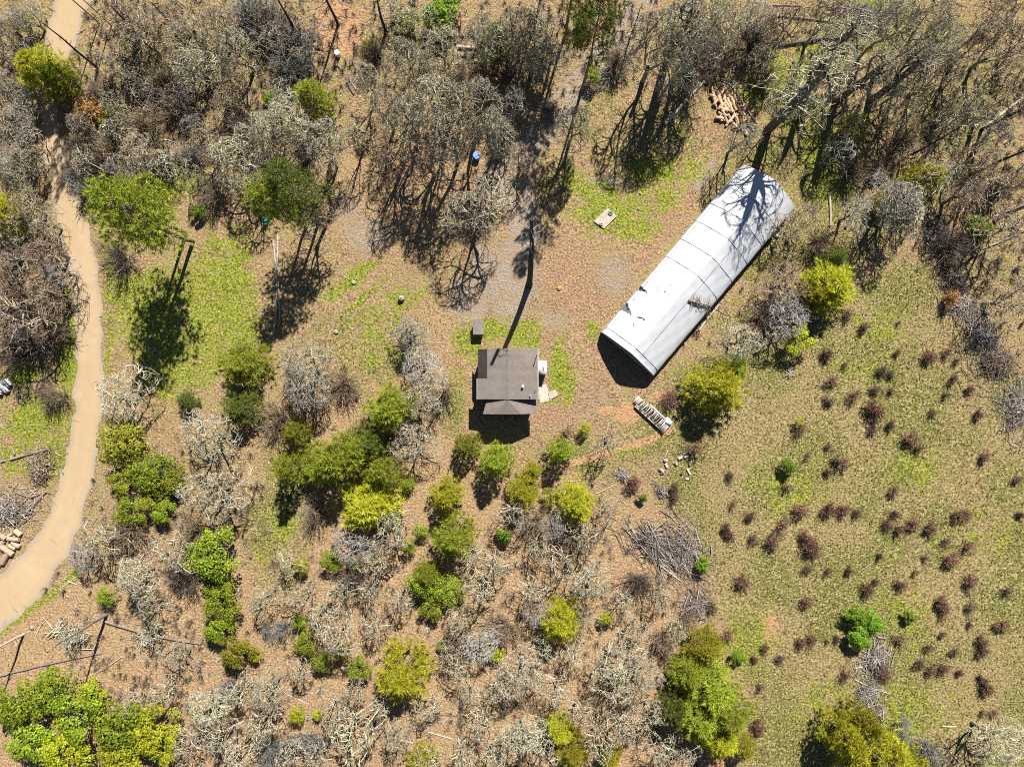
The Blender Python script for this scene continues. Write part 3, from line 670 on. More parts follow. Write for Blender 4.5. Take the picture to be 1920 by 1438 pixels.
# walls: closed blocks under the roofs
g = Geo(); i_ = .35
bx0, bx1, by0, by1 = xw+i_, xe-i_, yS+.25, yN-.3
gab = [(bx0, 3.3), (bx0, -.3), (bx1, -.3), (bx1, EZ-.02), (rxm, RZ-.22), (xk, zk-.25)]
for y in (by0, by1): g.add([(x, y, z) for x, z in gab], [list(range(6)) if y == by0 else list(range(5, -1, -1))])
g.add([(bx0, by0, -.3), (bx0, by1, -.3), (bx0, by1, 3.3), (bx0, by0, 3.3)], [(0, 3, 2, 1)]); g.add([(bx1, by0, -.3), (bx1, by1, -.3), (bx1, by1, EZ-.02), (bx1, by0, EZ-.02)], [(0, 1, 2, 3)])
g.add([(bx0, by0, 3.3), (bx0, by0+2.2, 3.3), (bx0, by0+2.2, EZ-.02), (bx0, by0, EZ-.02)], [(0, 3, 2, 1)])
hwall = link('wall', g.mesh('wall', ['sidewall']), house)
g = Geo(); g.box((xw+xe)/2+.3, (yE+yS)/2+.2, 1.4, xe-xw-1.9, yS-yE-.45, 3.5); link('porch_wall', g.mesh('porch_wall', ['sidewall']), house)
for dx in (-2.2, 2.0):
    f = Geo(); y = yE+.34; f.box(rxm+dx, y, 1.5, 1.2, .06, 1.1); fr = link('window', f.mesh('window', ['white']), house)
    f = Geo(); f.box(rxm+dx, y-.03, 1.5, 1.0, .05, .9); link('pane', f.mesh('pane', ['glass']), fr)
f = Geo(); f.box(rxm-.1, yE+.34, 1.05, .95, .06, 2.1); dr = link('door', f.mesh('door', ['lumber']), house)
f = Geo(); f.tube([(rxm+.25, yE+.28, 1.0), (rxm+.25, yE+.33, 1.0)], [.03, .03], 6, 0, True); link('door_handle', f.mesh('door_handle', ['metal']), dr)
def roof_z(x): return RZ+(EZ-RZ)*(x-rxm)/(xe-rxm)
for zx, zy, hh, rr, mt in ((694, 768, .45, .13, 'white'), (770, 858, .35, .07, 'metal'), (824, 802, .4, .05, 'metal'), (836, 452, 1.55, .06, 'metal')):
    x, y, _ = hz(zx, zy, 5.0); z = roof_z(x); f = Geo(); f.tube([(x, y, z-.15), (x, y, z+hh)], [rr*.8, rr*.8], 8, 0, True); f.tube([(x, y, z+hh), (x, y, z+hh+.08)], [rr*1.3, rr*1.1], 8, 0, True)
    link('vent_pipe', f.mesh('vent_pipe', [mt]), house)
# white lean-to against the east wall
lt = link('utility_shed', None, loc=(0, 0, 0)); tag(lt, 'white flat-topped utility shed standing against the right side of the brown house', 'shed')
a, b = hz(846, 516, 2.0), hz(932, 652, 2.0); cx, cy = (a[0]+b[0])/2, (a[1]+b[1])/2; dx, dy = b[0]-a[0], a[1]-b[1]
f = Geo(); f.box(cx, cy, .85, dx-.12, dy-.12, 2.2); link('wall', f.mesh('wall', ['white']), lt)
f = Geo(); f.box(cx, cy, 2.0, dx, dy, .08, .03); rf = link('roof', f.mesh('roof', ['white']), lt)
f = Geo(); f.box(cx+.1, cy-.05, 2.06, .14, .65, .06, .06); link('roof_slot', f.mesh('roof_slot', ['black']), rf)
# concrete paving beside it
def pad(name, pts, h, mat, label, cat):
    g = Geo(); P = np.array([(*plan(x, y), 0) for x, y in pts]); z0 = gz(P[:, 0], P[:, 1]).mean(); n = len(P)
    if np.cross(P[1, :2]-P[0, :2], P[2, :2]-P[1, :2]) < 0: P = P[::-1]
    top = P.copy(); top[:, 2] = z0+h; bot = P.copy(); bot[:, 2] = z0-.25; Vv = np.vstack([top, bot])
    g.add(Vv, [list(range(n))]) if n in (3, 4) else None
    g.add(Vv, [[(i+1) % n, i, i+n, (i+1) % n+n] for i in range(n)]); o = link(name, g.mesh(name, [mat]))
    return tag(o, label, cat)
def ph(zx, zy): return (850+zx/5.327, 580+zy/5.327)
pad('concrete_step', [ph(945, 830), ph(1020, 798), ph(1048, 858), ph(965, 900)], .14, 'concrete', 'pale square concrete step in the grass right of the house', 'concrete step')
pad('concrete_apron', [ph(850, 760), ph(925, 745), ph(985, 905), ph(862, 935)], .05, 'concrete', 'worn concrete apron along the right wall of the house', 'paving')
# pump shed
ps = link('pump_shed', None, loc=(0, 0, 0)); tag(ps, 'tiny pump shed with pinkish grey roof above-left of the house', 'shed')
a, b = hz(196, 102, 1.5), hz(302, 252, 1.5); cx, cy, dx, dy = (a[0]+b[0])/2, (a[1]+b[1])/2, b[0]-a[0], a[1]-b[1]
f = Geo(); f.box(cx, cy, .6, dx-.2, dy-.2, 1.7); link('wall', f.mesh('wall', ['sidewall']), ps)
z0 = 1.5; rr = slab([[(cx-dx/2, cy-dy/2, z0-.06), (cx+dx/2, cy-dy/2, z0-.06), (cx+dx/2, cy+dy/2, z0+.12), (cx-dx/2, cy+dy/2, z0+.12)]], .08, 'roofp', 'roof', ps)
f = Geo(); f.box(cx, cy-dy/2+.09, .65, .6, .05, 1.3); dd = link('door', f.mesh('door', ['lumber']), ps)
f = Geo(); f.box(cx+.22, cy-dy/2+.05, .7, .05, .06, .12); link('door_handle', f.mesh('door_handle', ['metal']), dd)
# septic slab
o = pad('septic_slab', [(1113, 416), (1139, 391), (1156, 406), (1132, 430)], .22, 'concrete', 'tan concrete slab with a round green lid, in the grass', 'concrete slab')
def lid(px, py, r, mat, par):
    x, y = plan(px, py); z = gz(x, y)+.22; f = Geo(); f.tube([(x, y, z-.02), (x, y, z+.10), (x, y, z+.14)], [r, r, r*.8], 18, 0, True); l = link('lid', f.mesh('lid', [mat]), par)
    f = Geo(); f.box(x, y, z+.17, r*.9, .07, .06, .3); link('handle', f.mesh('handle', ['black']), l)
lid(1144, 401, .36, 'lid', o); lid(1127, 421, .26, 'concrete', o)

# ------------------------------------------------------------------ trees and shrubs
ROOT = {}
def place_tree(name, pr, x, y, hc, ht, rad, pht, prad, look, cat, group, lean=(0, 0), squash=1.0):
    """x, y: survey point of the crown at height hc; pr: (trunk mesh, crown mesh)"""
    wx, wy = plan(x, y, hc); e = link(name, None, loc=(wx, wy, float(gz(wx, wy))), rz=R.uniform(0, 6.28))
    s = rad/prad; e.scale = (s*squash, s/squash, ht/pht)
    if lean != (0, 0): e.rotation_euler = (lean[1], lean[0], e.rotation_euler.z)
    t = link('trunk', pr[0], e); cr = link('crown', pr[1], e)
    return later(e, look, cat, x, y, group)
def place_shrub(name, me, x, y, ht, rad, pht, prad, look, cat, group):
    wx, wy = plan(x, y, ht*.6); o = link(name, me, loc=(wx, wy, float(gz(wx, wy))), rz=R.uniform(0, 6.28)); s = rad/prad
    q = R.uniform(.78, 1.28); o.scale = (s*q, s/q, ht/pht); return later(o, look, cat, x, y, group)
def nums(t): return [tuple(float(q) for q in r.split()) for r in t.replace('\n', ',').split(',') if r.strip()]
def rad_of(r, hc): return r*(1-hc/H)/S

# crown centre x, y, crown radius, height (m)
OAK_P = nums("""820 185 58 16, 885 190 58 16, 765 215 48 14, 845 250 56 15, 920 240 44 13, 760 110 46 13, 825 95 46 13, 905 70 42 13
895 385 60 12, 1240 70 62 16, 1300 80 55 15, 1345 45 50 14, 1265 130 45 13, 440 290 48 9, 500 240 46 10, 535 215 44 10, 595 255 45 10, 1000 85 46 10, 1030 105 38 9, 975 45 40 10
1075 235 42 10, 225 735 54 7, 390 820 56 7.5, 400 925 60 7, 575 690 58 8, 1740 50 50 17, 1690 35 45 14, 1770 85 42 14, 690 150 36 8, 1395 255 34 9, 1700 390 48 9
360 120 42 9, 440 90 44 9, 350 60 40 9, 18 310 36 7, 0 235 36 7, 470 265 38 8, 610 285 40 8, 720 205 36 10, 930 255 42 12, 775 830 46 6, 790 745 44 6.5, 1880 1395 52 8""")
OAK_S = nums("""180 1020 44 5, 250 1085 46 5, 320 1040 42 5, 245 1090 38 5, 280 1140 36 4.5, 320 1230 32 4, 300 1300 34 4, 390 1330 48 5, 410 1385 46 5, 345 1405 40 4.5, 490 1130 32 4, 560 1120 34 4.5, 600 1155 36 4.5
632 1190 48 5.5, 640 1110 30 4, 692 1108 30 4, 900 1100 42 5, 500 1300 42 5, 490 1365 40 5, 620 1345 34 4.5, 662 1385 60 6, 845 1225 28 4, 855 1262 30 4, 950 1290 42 5, 885 1305 26 4, 900 1365 36 4.5, 740 1390 32 4.5, 660 1300 30 4
725 1010 42 5, 735 975 32 4.5, 700 1055 34 4.5, 965 970 36 5, 1140 958 30 4, 1098 1005 40 5, 1050 1060 40 4.5, 980 1260 50 5.5, 1000 1110 36 4.5, 1110 1090 46 5, 1100 1160 30 4, 1150 1250 46 5.5, 1185 1222 40 5, 1205 1272 44 5, 1160 1302 42 5
1040 1300 36 4.5, 1240 1122 30 4, 1195 1180 26 3.5, 1270 1190 26 3.5, 980 1385 46 5, 1130 1400 46 5, 1182 1368 40 5, 1225 1345 34 4.5, 1020 1405 36 4.5, 1095 1345 34 4.5, 930 1420 34 4.5, 590 1425 36 4.5, 450 1420 40 4.5
125 1195 30 2.6, 280 1195 26 3, 1240 1410 36 4.5, 1290 1420 30 4, 870 1425 32 4.5, 800 1430 30 4, 540 1060 26 3.5, 765 620 34 4.5, 1520 400 26 6, 1390 640 48 6, 1670 180 30 7, 1700 205 30 7, 1815 190 36 8, 1830 215 38 8, 240 1330 30 4, 1140 825 30 4.5
930 1060 34 4.5, 880 1040 30 4, 1010 1030 30 4, 1170 1130 26 3.5, 1080 1230 30 4, 700 1180 30 4, 750 1130 30 4, 860 1170 32 4, 1020 1220 28 4, 560 1260 28 4, 450 1300 34 4, 540 1420 30 4, 710 1330 24 3.5, 800 1330 28 4""")
OAK_G = nums("790 690 44 6, 770 625 34 5, 570 725 50 7, 1480 595 44 6, 1010 1150 34 4.5, 900 1215 38 5, 660 1030 40 5, 1040 985 30 4.5, 1690 375 40 9, 1655 25 36 13, 1420 30 34 7, 150 1050 30 4")
OAK_B = nums("""255 60 44 8, 305 40 38 8, 400 45 42 8, 215 30 36 8, 420 190 36 6, 430 150 38 6, 380 270 36 7, 250 290 40 7, 730 295 44 11, 800 290 48 12, 1870 35 46 12, 1900 75 42 11, 1775 130 38 11, 1840 300 40 9, 1900 190 40 10
90 560 46 6, 80 470 48 7, 40 500 56 9, 20 600 60 10, 5 160 30 6, 15 70 32 7, 545 275 36 8, 1470 530 46 5.5, 1330 70 30 11, 1560 25 36 11, 1480 40 40 11, 1890 430 50 8, 1900 560 44 7, 1820 360 40 8, 975 300 32 7, 580 400 46 10, 45 385 34 6""")
OAK_PO = nums("1545 140 60 23, 1640 130 40 14, 1600 60 44 15, 1290 30 46 16, 1720 120 42 15")
OAK_T = nums("1490 185 40 10, 1465 425 32 5, 960 190 30 10, 470 350 34 8, 1860 60 34 12, 1610 395 34 7, 660 250 26 9, 1760 330 36 8")
for T, pr, ph_, pr_, look, grp in ((OAK_P, OAKS, 11, 4.1, 'pale lichen-grey bare oak', 'leafless oaks'), (OAK_S, SMALL[:3], 5, 2.35, 'small pale bare tree', 'small leafless trees'),
        (OAK_G, GREYOAK, 11, 4.1, 'silver-grey bare tree', 'silver-grey leafless trees'), (OAK_B, BROWNOAK, 11, 3.7, 'brown bare tree', 'brown leafless trees'), (OAK_T, THIN, 11, 3.7, 'thin open bare tree', 'thin leafless trees'), (OAK_PO, POLE, 18, 3.3, 'tall straight bare tree', 'tall straight leafless trees')):
    for i, (x, y, r, h) in enumerate(T):
        pp = (pr[i % len(pr)], ph_, pr_)
        if T is OAK_S:
            r *= .88; h *= 1.35
            if r >= 36 and i % 2: pp = (OAKS[i % 5], 11, 4.1)
        hc = .72*h; place_tree('bare_oak' if T is OAK_P else 'bare_tree', pp[0], x, y, hc, h, rad_of(r, hc), pp[1], pp[2], look, 'tree', grp, squash=R.uniform(.9, 1.1))

# thicket of small trees filling the upper woods
rsT = np.random.RandomState(77); got = []
for x0, y0, x1, y1, n in ((140, 0, 620, 330, 36), (650, 10, 1030, 150, 14), (1560, 0, 1920, 420, 15), (0, 20, 80, 380, 14), (1300, 10, 1480, 120, 10), (0, 400, 110, 640, 12)):
    k = tries = 0
    while k < n and tries < 4000:
        tries += 1; x, y = rsT.uniform(x0, x1), rsT.uniform(y0, y1)
        if any((x-a)**2+(y-b)**2 < 26**2 for a, b in got) or ((x-635)/58)**2+((y-55)/62)**2 < 1 or min(math.hypot(x-a[0], y-a[1])-a[2]*.5 for a in RD) < 22 or abs((x-1200)+(y-20)*.72) < 50: continue
        got.append((x, y)); k += 1; t = rsT.choice([0, 0, 0, 1, 2]); r = rsT.uniform(20, 34); h = rsT.uniform(3.5, 6.5)
        pr, look, pp = ((SMALL[int(rsT.randint(0, 4))], 'small pale bare tree', (5, 2.35)), (SMALLBR[int(rsT.randint(0, 3))], 'small brown bare tree', (5, 2.35)), (THIN[int(rsT.randint(0, 3))], 'thin open bare tree', (11, 3.7)))[t]
        place_tree('bare_tree', pr, x, y, .7*h, h, rad_of(r, .7*h), *pp, look, 'tree', 'thicket trees of the upper woods')

# pines: x, y, radius, height, tint (0 green, 1 yellow, 2 dark)
PINE_Y = nums("""455 685 42 5, 730 768 45 7.5, 545 878 32 8, 555 812 26 5, 630 862 50 9, 672 840 34 7, 720 885 34 6.5, 690 945 52 6 1, 876 835 24 5, 928 865 31 6.5, 835 928 30 6 1, 850 1005 40 7, 800 1075 24 4.5
1050 845 23 5.5, 980 920 30 5 1, 1080 940 36 6 1, 1320 1210 34 5 1, 755 1262 50 7 1, 1050 1168 38 6 1, 1050 1370 26 4.5 1, 1075 1410 34 4.5 1, 765 905 14 2.5, 350 752 18 3 2, 452 765 36 5 2, 585 185 32 7, 1345 725 50 7 1, 1375 690 26 5
1290 1262 34 6, 1330 1295 54 7, 1362 1338 46 7, 1310 1345 42 7, 1352 1385 38 6 1, 1395 1402 22 4 1, 1265 1330 30 6 2, 1560 535 46 6 1, 1530 555 30 5 1, 1565 482 22 4 2, 1735 335 32 6 1, 930 80 30 8 2, 80 130 42 7 1, 110 150 30 6, 10 400 36 7 1, 1650 1420 60 11 1, 1585 1380 36 9 1, 1700 1440 40 9 1, 1620 1345 22 8 1
700 830 30 6 2, 590 880 24 5, 790 1430 28 4 1, 1145 1420 22 4 1, 1000 880 14 2.5 1""")
for i, q in enumerate(PINE_Y):
    x, y, r, h = q[:4]; t = int(q[4]) if len(q) > 4 else 0; hc = .55*h
    look = ('green young pine', 'yellow-green young pine', 'dark green young pine')[t]
    place_tree('pine_tree', (YPINES, YPINES_Y, YPINES_D)[t][i % 3], x, y, hc, h, rad_of(r, hc)*1.22, 6, 2.0, look, 'tree', 'young pines', squash=R.uniform(.92, 1.08))
# tall pines surveyed at the foot: x, y, height, crown radius (m), tint
for i, (x, y, h, cr, t) in enumerate(((362, 452, 21, 4.6, 0), (350, 438, 18, 4.0, 0), (575, 425, 17, 3.3, 0), (600, 402, 17, 3.6, 2), (187, 45, 25, 1.5, 2), (210, 50, 24, 1.3, 2), (1090, 168, 26, 3.2, 2), (1062, 60, 22, 3.6, 2), (1010, 15, 22, 3.4, 2))):
    look = ('tall green pine', 'tall yellow pine', 'tall dark pine')[t]
    place_tree('pine_tree', (TPINES, TPINES_Y, TPINES_D)[t][i % 3], x, y, 0, h, cr, 18, 3.6, look, 'tree', 'tall pines')
# broadleaf evergreens: x, y, radius, kind
for kind, pr, look, tb in (
    (0, LEAFY, 'leafy green madrone', "285 890 46, 240 955 34, 395 1045 54, 405 1092 26, 412 1132 40, 405 1178 30, 195 1120 20, 565 1165 18, 572 1208 25, 602 1242 22, 672 1255 26, 790 1092 32, 838 1108 34, 812 1140 26, 40 1325 56, 92 1290 46, 150 1345 58, 222 1362 58, 60 1385 50, 620 1052 24, 668 1062 16, 790 995 16, 765 1025 16, 830 1212 12, 1110 140 20, 765 40 26, 300 960 24, 40 1250 0"),
    (1, LEAFY_B, 'bright green leafy bush', "830 25 36, 1838 428 25, 1605 1155 21, 1640 1168 19, 1612 1196 23, 1708 1157 11, 1383 1233 13, 1478 876 15, 1317 1062 14, 1205 932 8, 370 396 14, 505 187 14, 945 1005 14, 1100 30 22"),
    (2, LEAFY_O, 'olive leafy evergreen', "225 828 50, 285 940 30, 440 1222 34, 205 225 24, 40 42 28, 1602 236 30, 850 1010 0, 230 905 30, 320 900 30, 640 1220 20, 1035 930 20, 1010 560 0, 690 90 18, 1070 900 0, 1650 380 20"),
    (3, LEAFY_Y, 'yellow-green leafy evergreen', "280 1372 52, 300 1395 42, 120 1402 52, 230 1420 52, 1495 635 32, 565 1060 17, 555 1342 18, 930 1226 17, 1135 1160 14, 1095 804 14, 1498 791 9, 595 1340 10, 480 1230 14, 170 1300 30, 1345 735 26")):
    for i, (x, y, r) in enumerate(nums(tb)):
        if r < 1: continue
        h = .09*r+.9; hc = .6*h; place_tree('madrone_tree' if r > 20 else 'evergreen_bush', pr[i % 3], x, y, hc, h, rad_of(r, hc), 4, 2.0, look, 'tree' if r > 20 else 'bush', 'broadleaf evergreens')
# rust-red shrubs of the meadow: x, y, radius
RUST_T = nums("""1643 769 18, 1710 823 14, 1578 865 14, 1500 806 12, 1475 914 12, 1502 957 14, 1552 955 12, 1582 957 12, 1608 962 9, 1468 983 15, 1513 1008 13, 1522 1029 15, 1447 1015 14, 1666 984 11, 1686 994 13, 1715 983 12, 1748 990 11, 1800 968 12, 1813 964 12, 1818 1024 14, 1785 1050 14
1847 858 9, 1603 743 11, 1643 730 10, 1672 732 8, 1555 752 9, 1672 797 8, 1637 807 8, 1724 841 9, 1777 740 8, 1820 730 8, 1835 777 8, 1750 775 7, 1554 837 7, 1515 855 8, 1553 885 7, 1677 920 9, 1680 964 8, 1776 1016 8, 1738 1046 7, 1650 1044 6, 1593 1069 7, 1551 1072 7, 1515 1067 9, 1718 1075 7, 1910 898 8, 1915 965 6
1620 615 9, 1590 590 11, 1778 660 11, 1743 668 12, 1685 660 6, 1655 695 10, 1672 702 8, 1795 675 8, 1788 712 9, 1550 665 10, 1560 715 10, 1585 685 6, 1686 605 5, 1627 1107 12, 1640 1092 7, 1690 1097 10, 1823 1092 14, 1890 1110 10, 1513 1128 11, 1768 1130 11, 1772 1146 11, 1822 1140 10
1690 1197 13, 1768 1190 6, 1502 1204 9, 1523 1198 10, 1570 1198 7, 1552 1202 5, 1843 1204 11, 1842 1222 10, 1725 1245 9, 1745 1260 10, 1770 1253 14, 1800 1262 6, 1850 1290 12, 1843 1273 8, 1463 1235 8, 1585 1265 13, 1660 1265 12, 1790 1222 7, 1742 1215 7, 1820 1173 6, 1845 1337 7, 1865 1337 7
1392 1090 13, 1365 1190 11, 1435 1215 8, 1425 1290 8, 1422 1365 13, 1415 1235 6, 1335 1140 9, 1368 892 9, 1374 945 9, 1405 967 9, 1362 990 9, 1368 1003 9, 1412 1010 10, 1302 840 18, 1187 908 14, 1265 912 9, 1263 932 10, 1255 747 18, 1060 812 14, 1005 865 0, 1880 1172 11, 1650 1250 10""")
for i, (x, y, r) in enumerate(RUST_T):
    if r < 1: continue
    h = .07*r+.35; red = r >= 11 or i % 3 == 0
    place_shrub('dry_shrub', (RUST if red else RUSTB)[(i*7) % 5], x, y, h, rad_of(r, h)*1.1, 1.15, 1.0, 'rust-red dry shrub' if red else 'small brown dry shrub', 'shrub', 'dry shrubs dotting the meadow')
for x, y, r in ((165, 205, 26), (188, 212, 22), (1785, 560, 14)):
    place_shrub('dry_shrub', ORANGE[0], x, y, 2.2, rad_of(r, 2), 1.15, 1.0, 'orange leafy shrub', 'shrub', 'orange shrubs')
for k, (mes, look, tb) in enumerate(((DARKB, 'dark purple leafless brush', "158 290 36 3, 200 172 36 3, 160 245 26 3, 220 482 36 3.4, 30 560 50 5, 60 620 46 4, 20 660 40 4, 300 300 40 3, 450 240 40 4, 1300 130 34 4, 1420 70 36 4, 1340 100 30 3, 560 330 30 3, 660 1075 30 3, 1200 1090 30 3, 340 1080 34 3, 1460 590 36 3, 1500 570 30 3, 1790 460 36 3, 700 95 28 3, 950 130 34 4, 1880 350 36 4, 1660 1000 0 0, 450 660 20 2"),
    (BROWNB, 'brown leafless brush', "185 300 36 3, 100 625 36 3, 85 740 24 2.6, 105 742 20 2.4, 230 1000 34 3, 360 1000 30 3, 520 790 36 3, 640 720 34 2.6, 830 740 28 2.6, 1000 980 30 3, 950 1180 40 3, 860 1200 36 3, 1430 600 36 3, 1540 450 30 3, 1600 320 30 3, 1700 260 34 3, 320 200 34 3, 270 230 36 3, 520 60 36 3, 860 140 30 3, 1160 110 30 3, 1440 140 26 3, 1080 1010 30 3, 300 150 36 4, 210 270 36 3, 400 360 30 3, 590 960 30 3, 1245 1200 26 3, 1290 1160 20 2, 680 800 24 3"),
    (SAGE, 'blue-grey leafy brush', "560 80 42 3, 500 40 38 3, 540 130 36 3, 460 25 30 3, 570 120 22 3, 1690 1358 16 1.5, 1692 1386 17 1.5, 1745 1408 24 2, 1710 1418 11 1, 505 1410 30 2.4, 580 1390 28 2.4, 530 1180 20 1.6, 500 1180 14 1.4, 540 1400 20 1.8, 430 1290 22 2, 135 330 14 2, 160 355 26 2.6, 350 290 26 2, 1030 205 16 1.5, 500 1400 20 2, 300 875 26 3"))):
    for i, (x, y, r, h) in enumerate(nums(tb)):
        if r < 1: continue
        p = (2.2, 2.0) if k < 2 else (1.6, 1.6)
        place_shrub('brush_shrub', mes[i % len(mes)], x, y, h, rad_of(r, h), p[0], p[1], look, 'shrub', look+' shrubs')

# ------------------------------------------------------------------ standing snags: foot x, y, height, base radius, lean dx dy, branches
def snag(x, y, h, r0, lean, nb, mat, label, twigs=True, top_r=.4):
    wx, wy = plan(x, y); rs = np.random.RandomState(int(x*7+y)); z = float(gz(wx, wy))
    e = link('dead_tree', None, loc=(wx, wy, z)); tag(e, label, 'dead tree', 'standing dead trees')
    n = 10; t = np.linspace(0, 1, n); wob = np.cumsum(rs.normal(0, .05, (n, 2)), 0); wob -= wob[0]
    P = np.column_stack([lean[0]*t**1.3+wob[:, 0], lean[1]*t**1.3+wob[:, 1], -.4+t*(h+.4)]); rr = r0*(1.15-(1.15-top_r)*t); rr[0] *= 1.25
    g = Geo(); g.tube(P, rr, 9, 0, True); link('trunk', g.mesh('trunk', [mat], False), e)
    for i in range(nb):
        u = rs.uniform(.72, 1.0) if twigs else rs.uniform(.35, 1); p = np.array([np.interp(u, t, P[:, j]) for j in range(3)]); a = rs.uniform(0, 6.28); L = rs.uniform(.5, 1.5)*h/16
        d = np.array([math.cos(a), math.sin(a), rs.uniform(-.6, .3)]); q = p+d*L+np.array([0, 0, -.3*L]); g = Geo(); B = bez(p, p+d*L*.5+np.array([0, 0, .15*L]), q, 5); g.tube(B, np.linspace(.07, .02, 5), 4)
        for s in range(4 if twigs else 1):
            k = rs.randint(1, 5); dd = d+rs.normal(0, .6, 3); g.tube([B[k], B[k]+dd*L*.18, B[k]+dd*L*.4], [.025, .02, .012], 3)
        link('branch', g.mesh('branch', ['slash' if twigs else mat]), e)
snag(992, 535, 20, .36, (-.2, 4.0), 10, 'char', 'tall charred snag standing above the house, its trunk bending at the foot', True, .55)
snag(200, 1152, 10.6, .20, (0, 0), 8, 'loggrey', 'leaning grey snag over bare soil near the lower left road end')
snag(45, 1188, 9, .16, (0, 0), 6, 'logp', 'slim pale snag at the left edge below the road end')
snag(635, 48, 12, .17, (0, 0), 3, 'char', 'thin black snag standing in the tan clearing near the top', False)
snag(725, 62, 8, .2, (0, 0), 4, 'char', 'short black snag just right of the tan clearing near the top', False)
snag(562, 70, 9, .2, (0, 0), 3, 'char', 'black snag left of the tan clearing near the top', False)
snag(185, 130, 11.5, .14, (0, 0), 4, 'char', 'thin black snag on the right verge of the road near the top left', False)
snag(288, 95, 9, .22, (-.6, .8), 6, 'char', 'crooked black snag above the tangle of white logs at upper left', False)
snag(350, 72, 9, .14, (0, 0), 5, 'char', 'slim dark snag at upper left between two pale oaks', False)
snag(1545, 1365, 9, .32, (.5, .4), 4, 'char', 'thick black snag at the foot of the big yellow pine, lower right', False)
snag(1840, 245, 13, .2, (0, 0), 8, 'char', 'dark snag leaning toward the upper right edge above the brush windrow', False)
snag(1868, 405, 9, .22, (0, 0), 5, 'loggrey', 'grey snag at the right edge beside the bright green bush', False)
snag(1820, 330, 12, .2, (0, 0), 7, 'char', 'dark snag midway down the upper right wood', False)
snag(1690, 300, 12, .16, (0, 0), 6, 'char', 'slender dark snag in the upper right wood beside a pale heap of slash', False)
snag(1545, 115, 10, .15, (0, 0), 5, 'char', 'slender dark snag crossing the fallen trunks at upper right', False)
snag(1180, 75, 8, .12, (0, 0), 4, 'char', 'thin dark snag beside the gravel drive at the top', False)

# ------------------------------------------------------------------ logs: x1 y1 x2 y2 r1 r2 material look
def log(x1, y1, x2, y2, r1, r2, mat, label, lift=0.0, stubs=0, cat='log', group='fallen logs', name='fallen_log', end='cut', late=False):
    a, b = np.array(plan(x1, y1)), np.array(plan(x2, y2)); L = np.linalg.norm(b-a); n = max(4, int(L/.9)); t = np.linspace(0, 1, n)[:, None]
    rs = np.random.RandomState(int(abs(x1*3+y1*5+x2)) % 99991); P = a+(b-a)*t; rr = np.linspace(r1, r2, n)*(1+rs.normal(0, .04, n)); m = (a+b)/2
    perp = np.array([-(b-a)[1], (b-a)[0]])/L; P = P+perp*(np.sin(t*math.pi)*rs.normal(0, .02*L)+rs.normal(0, .015, (n, 1)))
    z = gz(P[:, 0], P[:, 1])+rr*.72+lift; Q = np.column_stack([P-m, z]); g = Geo(); g.tube(Q, rr, 9, 0, True, 1)
    o = link(name, g.mesh(name, [mat, end]), loc=(m[0], m[1], 0))
    if late: later(o, label, cat, (x1+x2)/2, (y1+y2)/2, group)
    else: tag(o, label, cat, group)
    for i in range(stubs):
        k = rs.randint(1, n); d = np.array([rs.normal(0, 1), rs.normal(0, 1), rs.uniform(.1, .8)]); d /= np.linalg.norm(d); Lb = rs.uniform(.5, 1.8); f = Geo()
        f.tube(bez(Q[k], Q[k]+d*Lb*.5+rs.normal(0, .1, 3), Q[k]+d*Lb, 4), np.linspace(max(.02, rr[k]*.4), .012, 4), 4); link('branch_stub', f.mesh('branch_stub', [mat]), o)
    return o
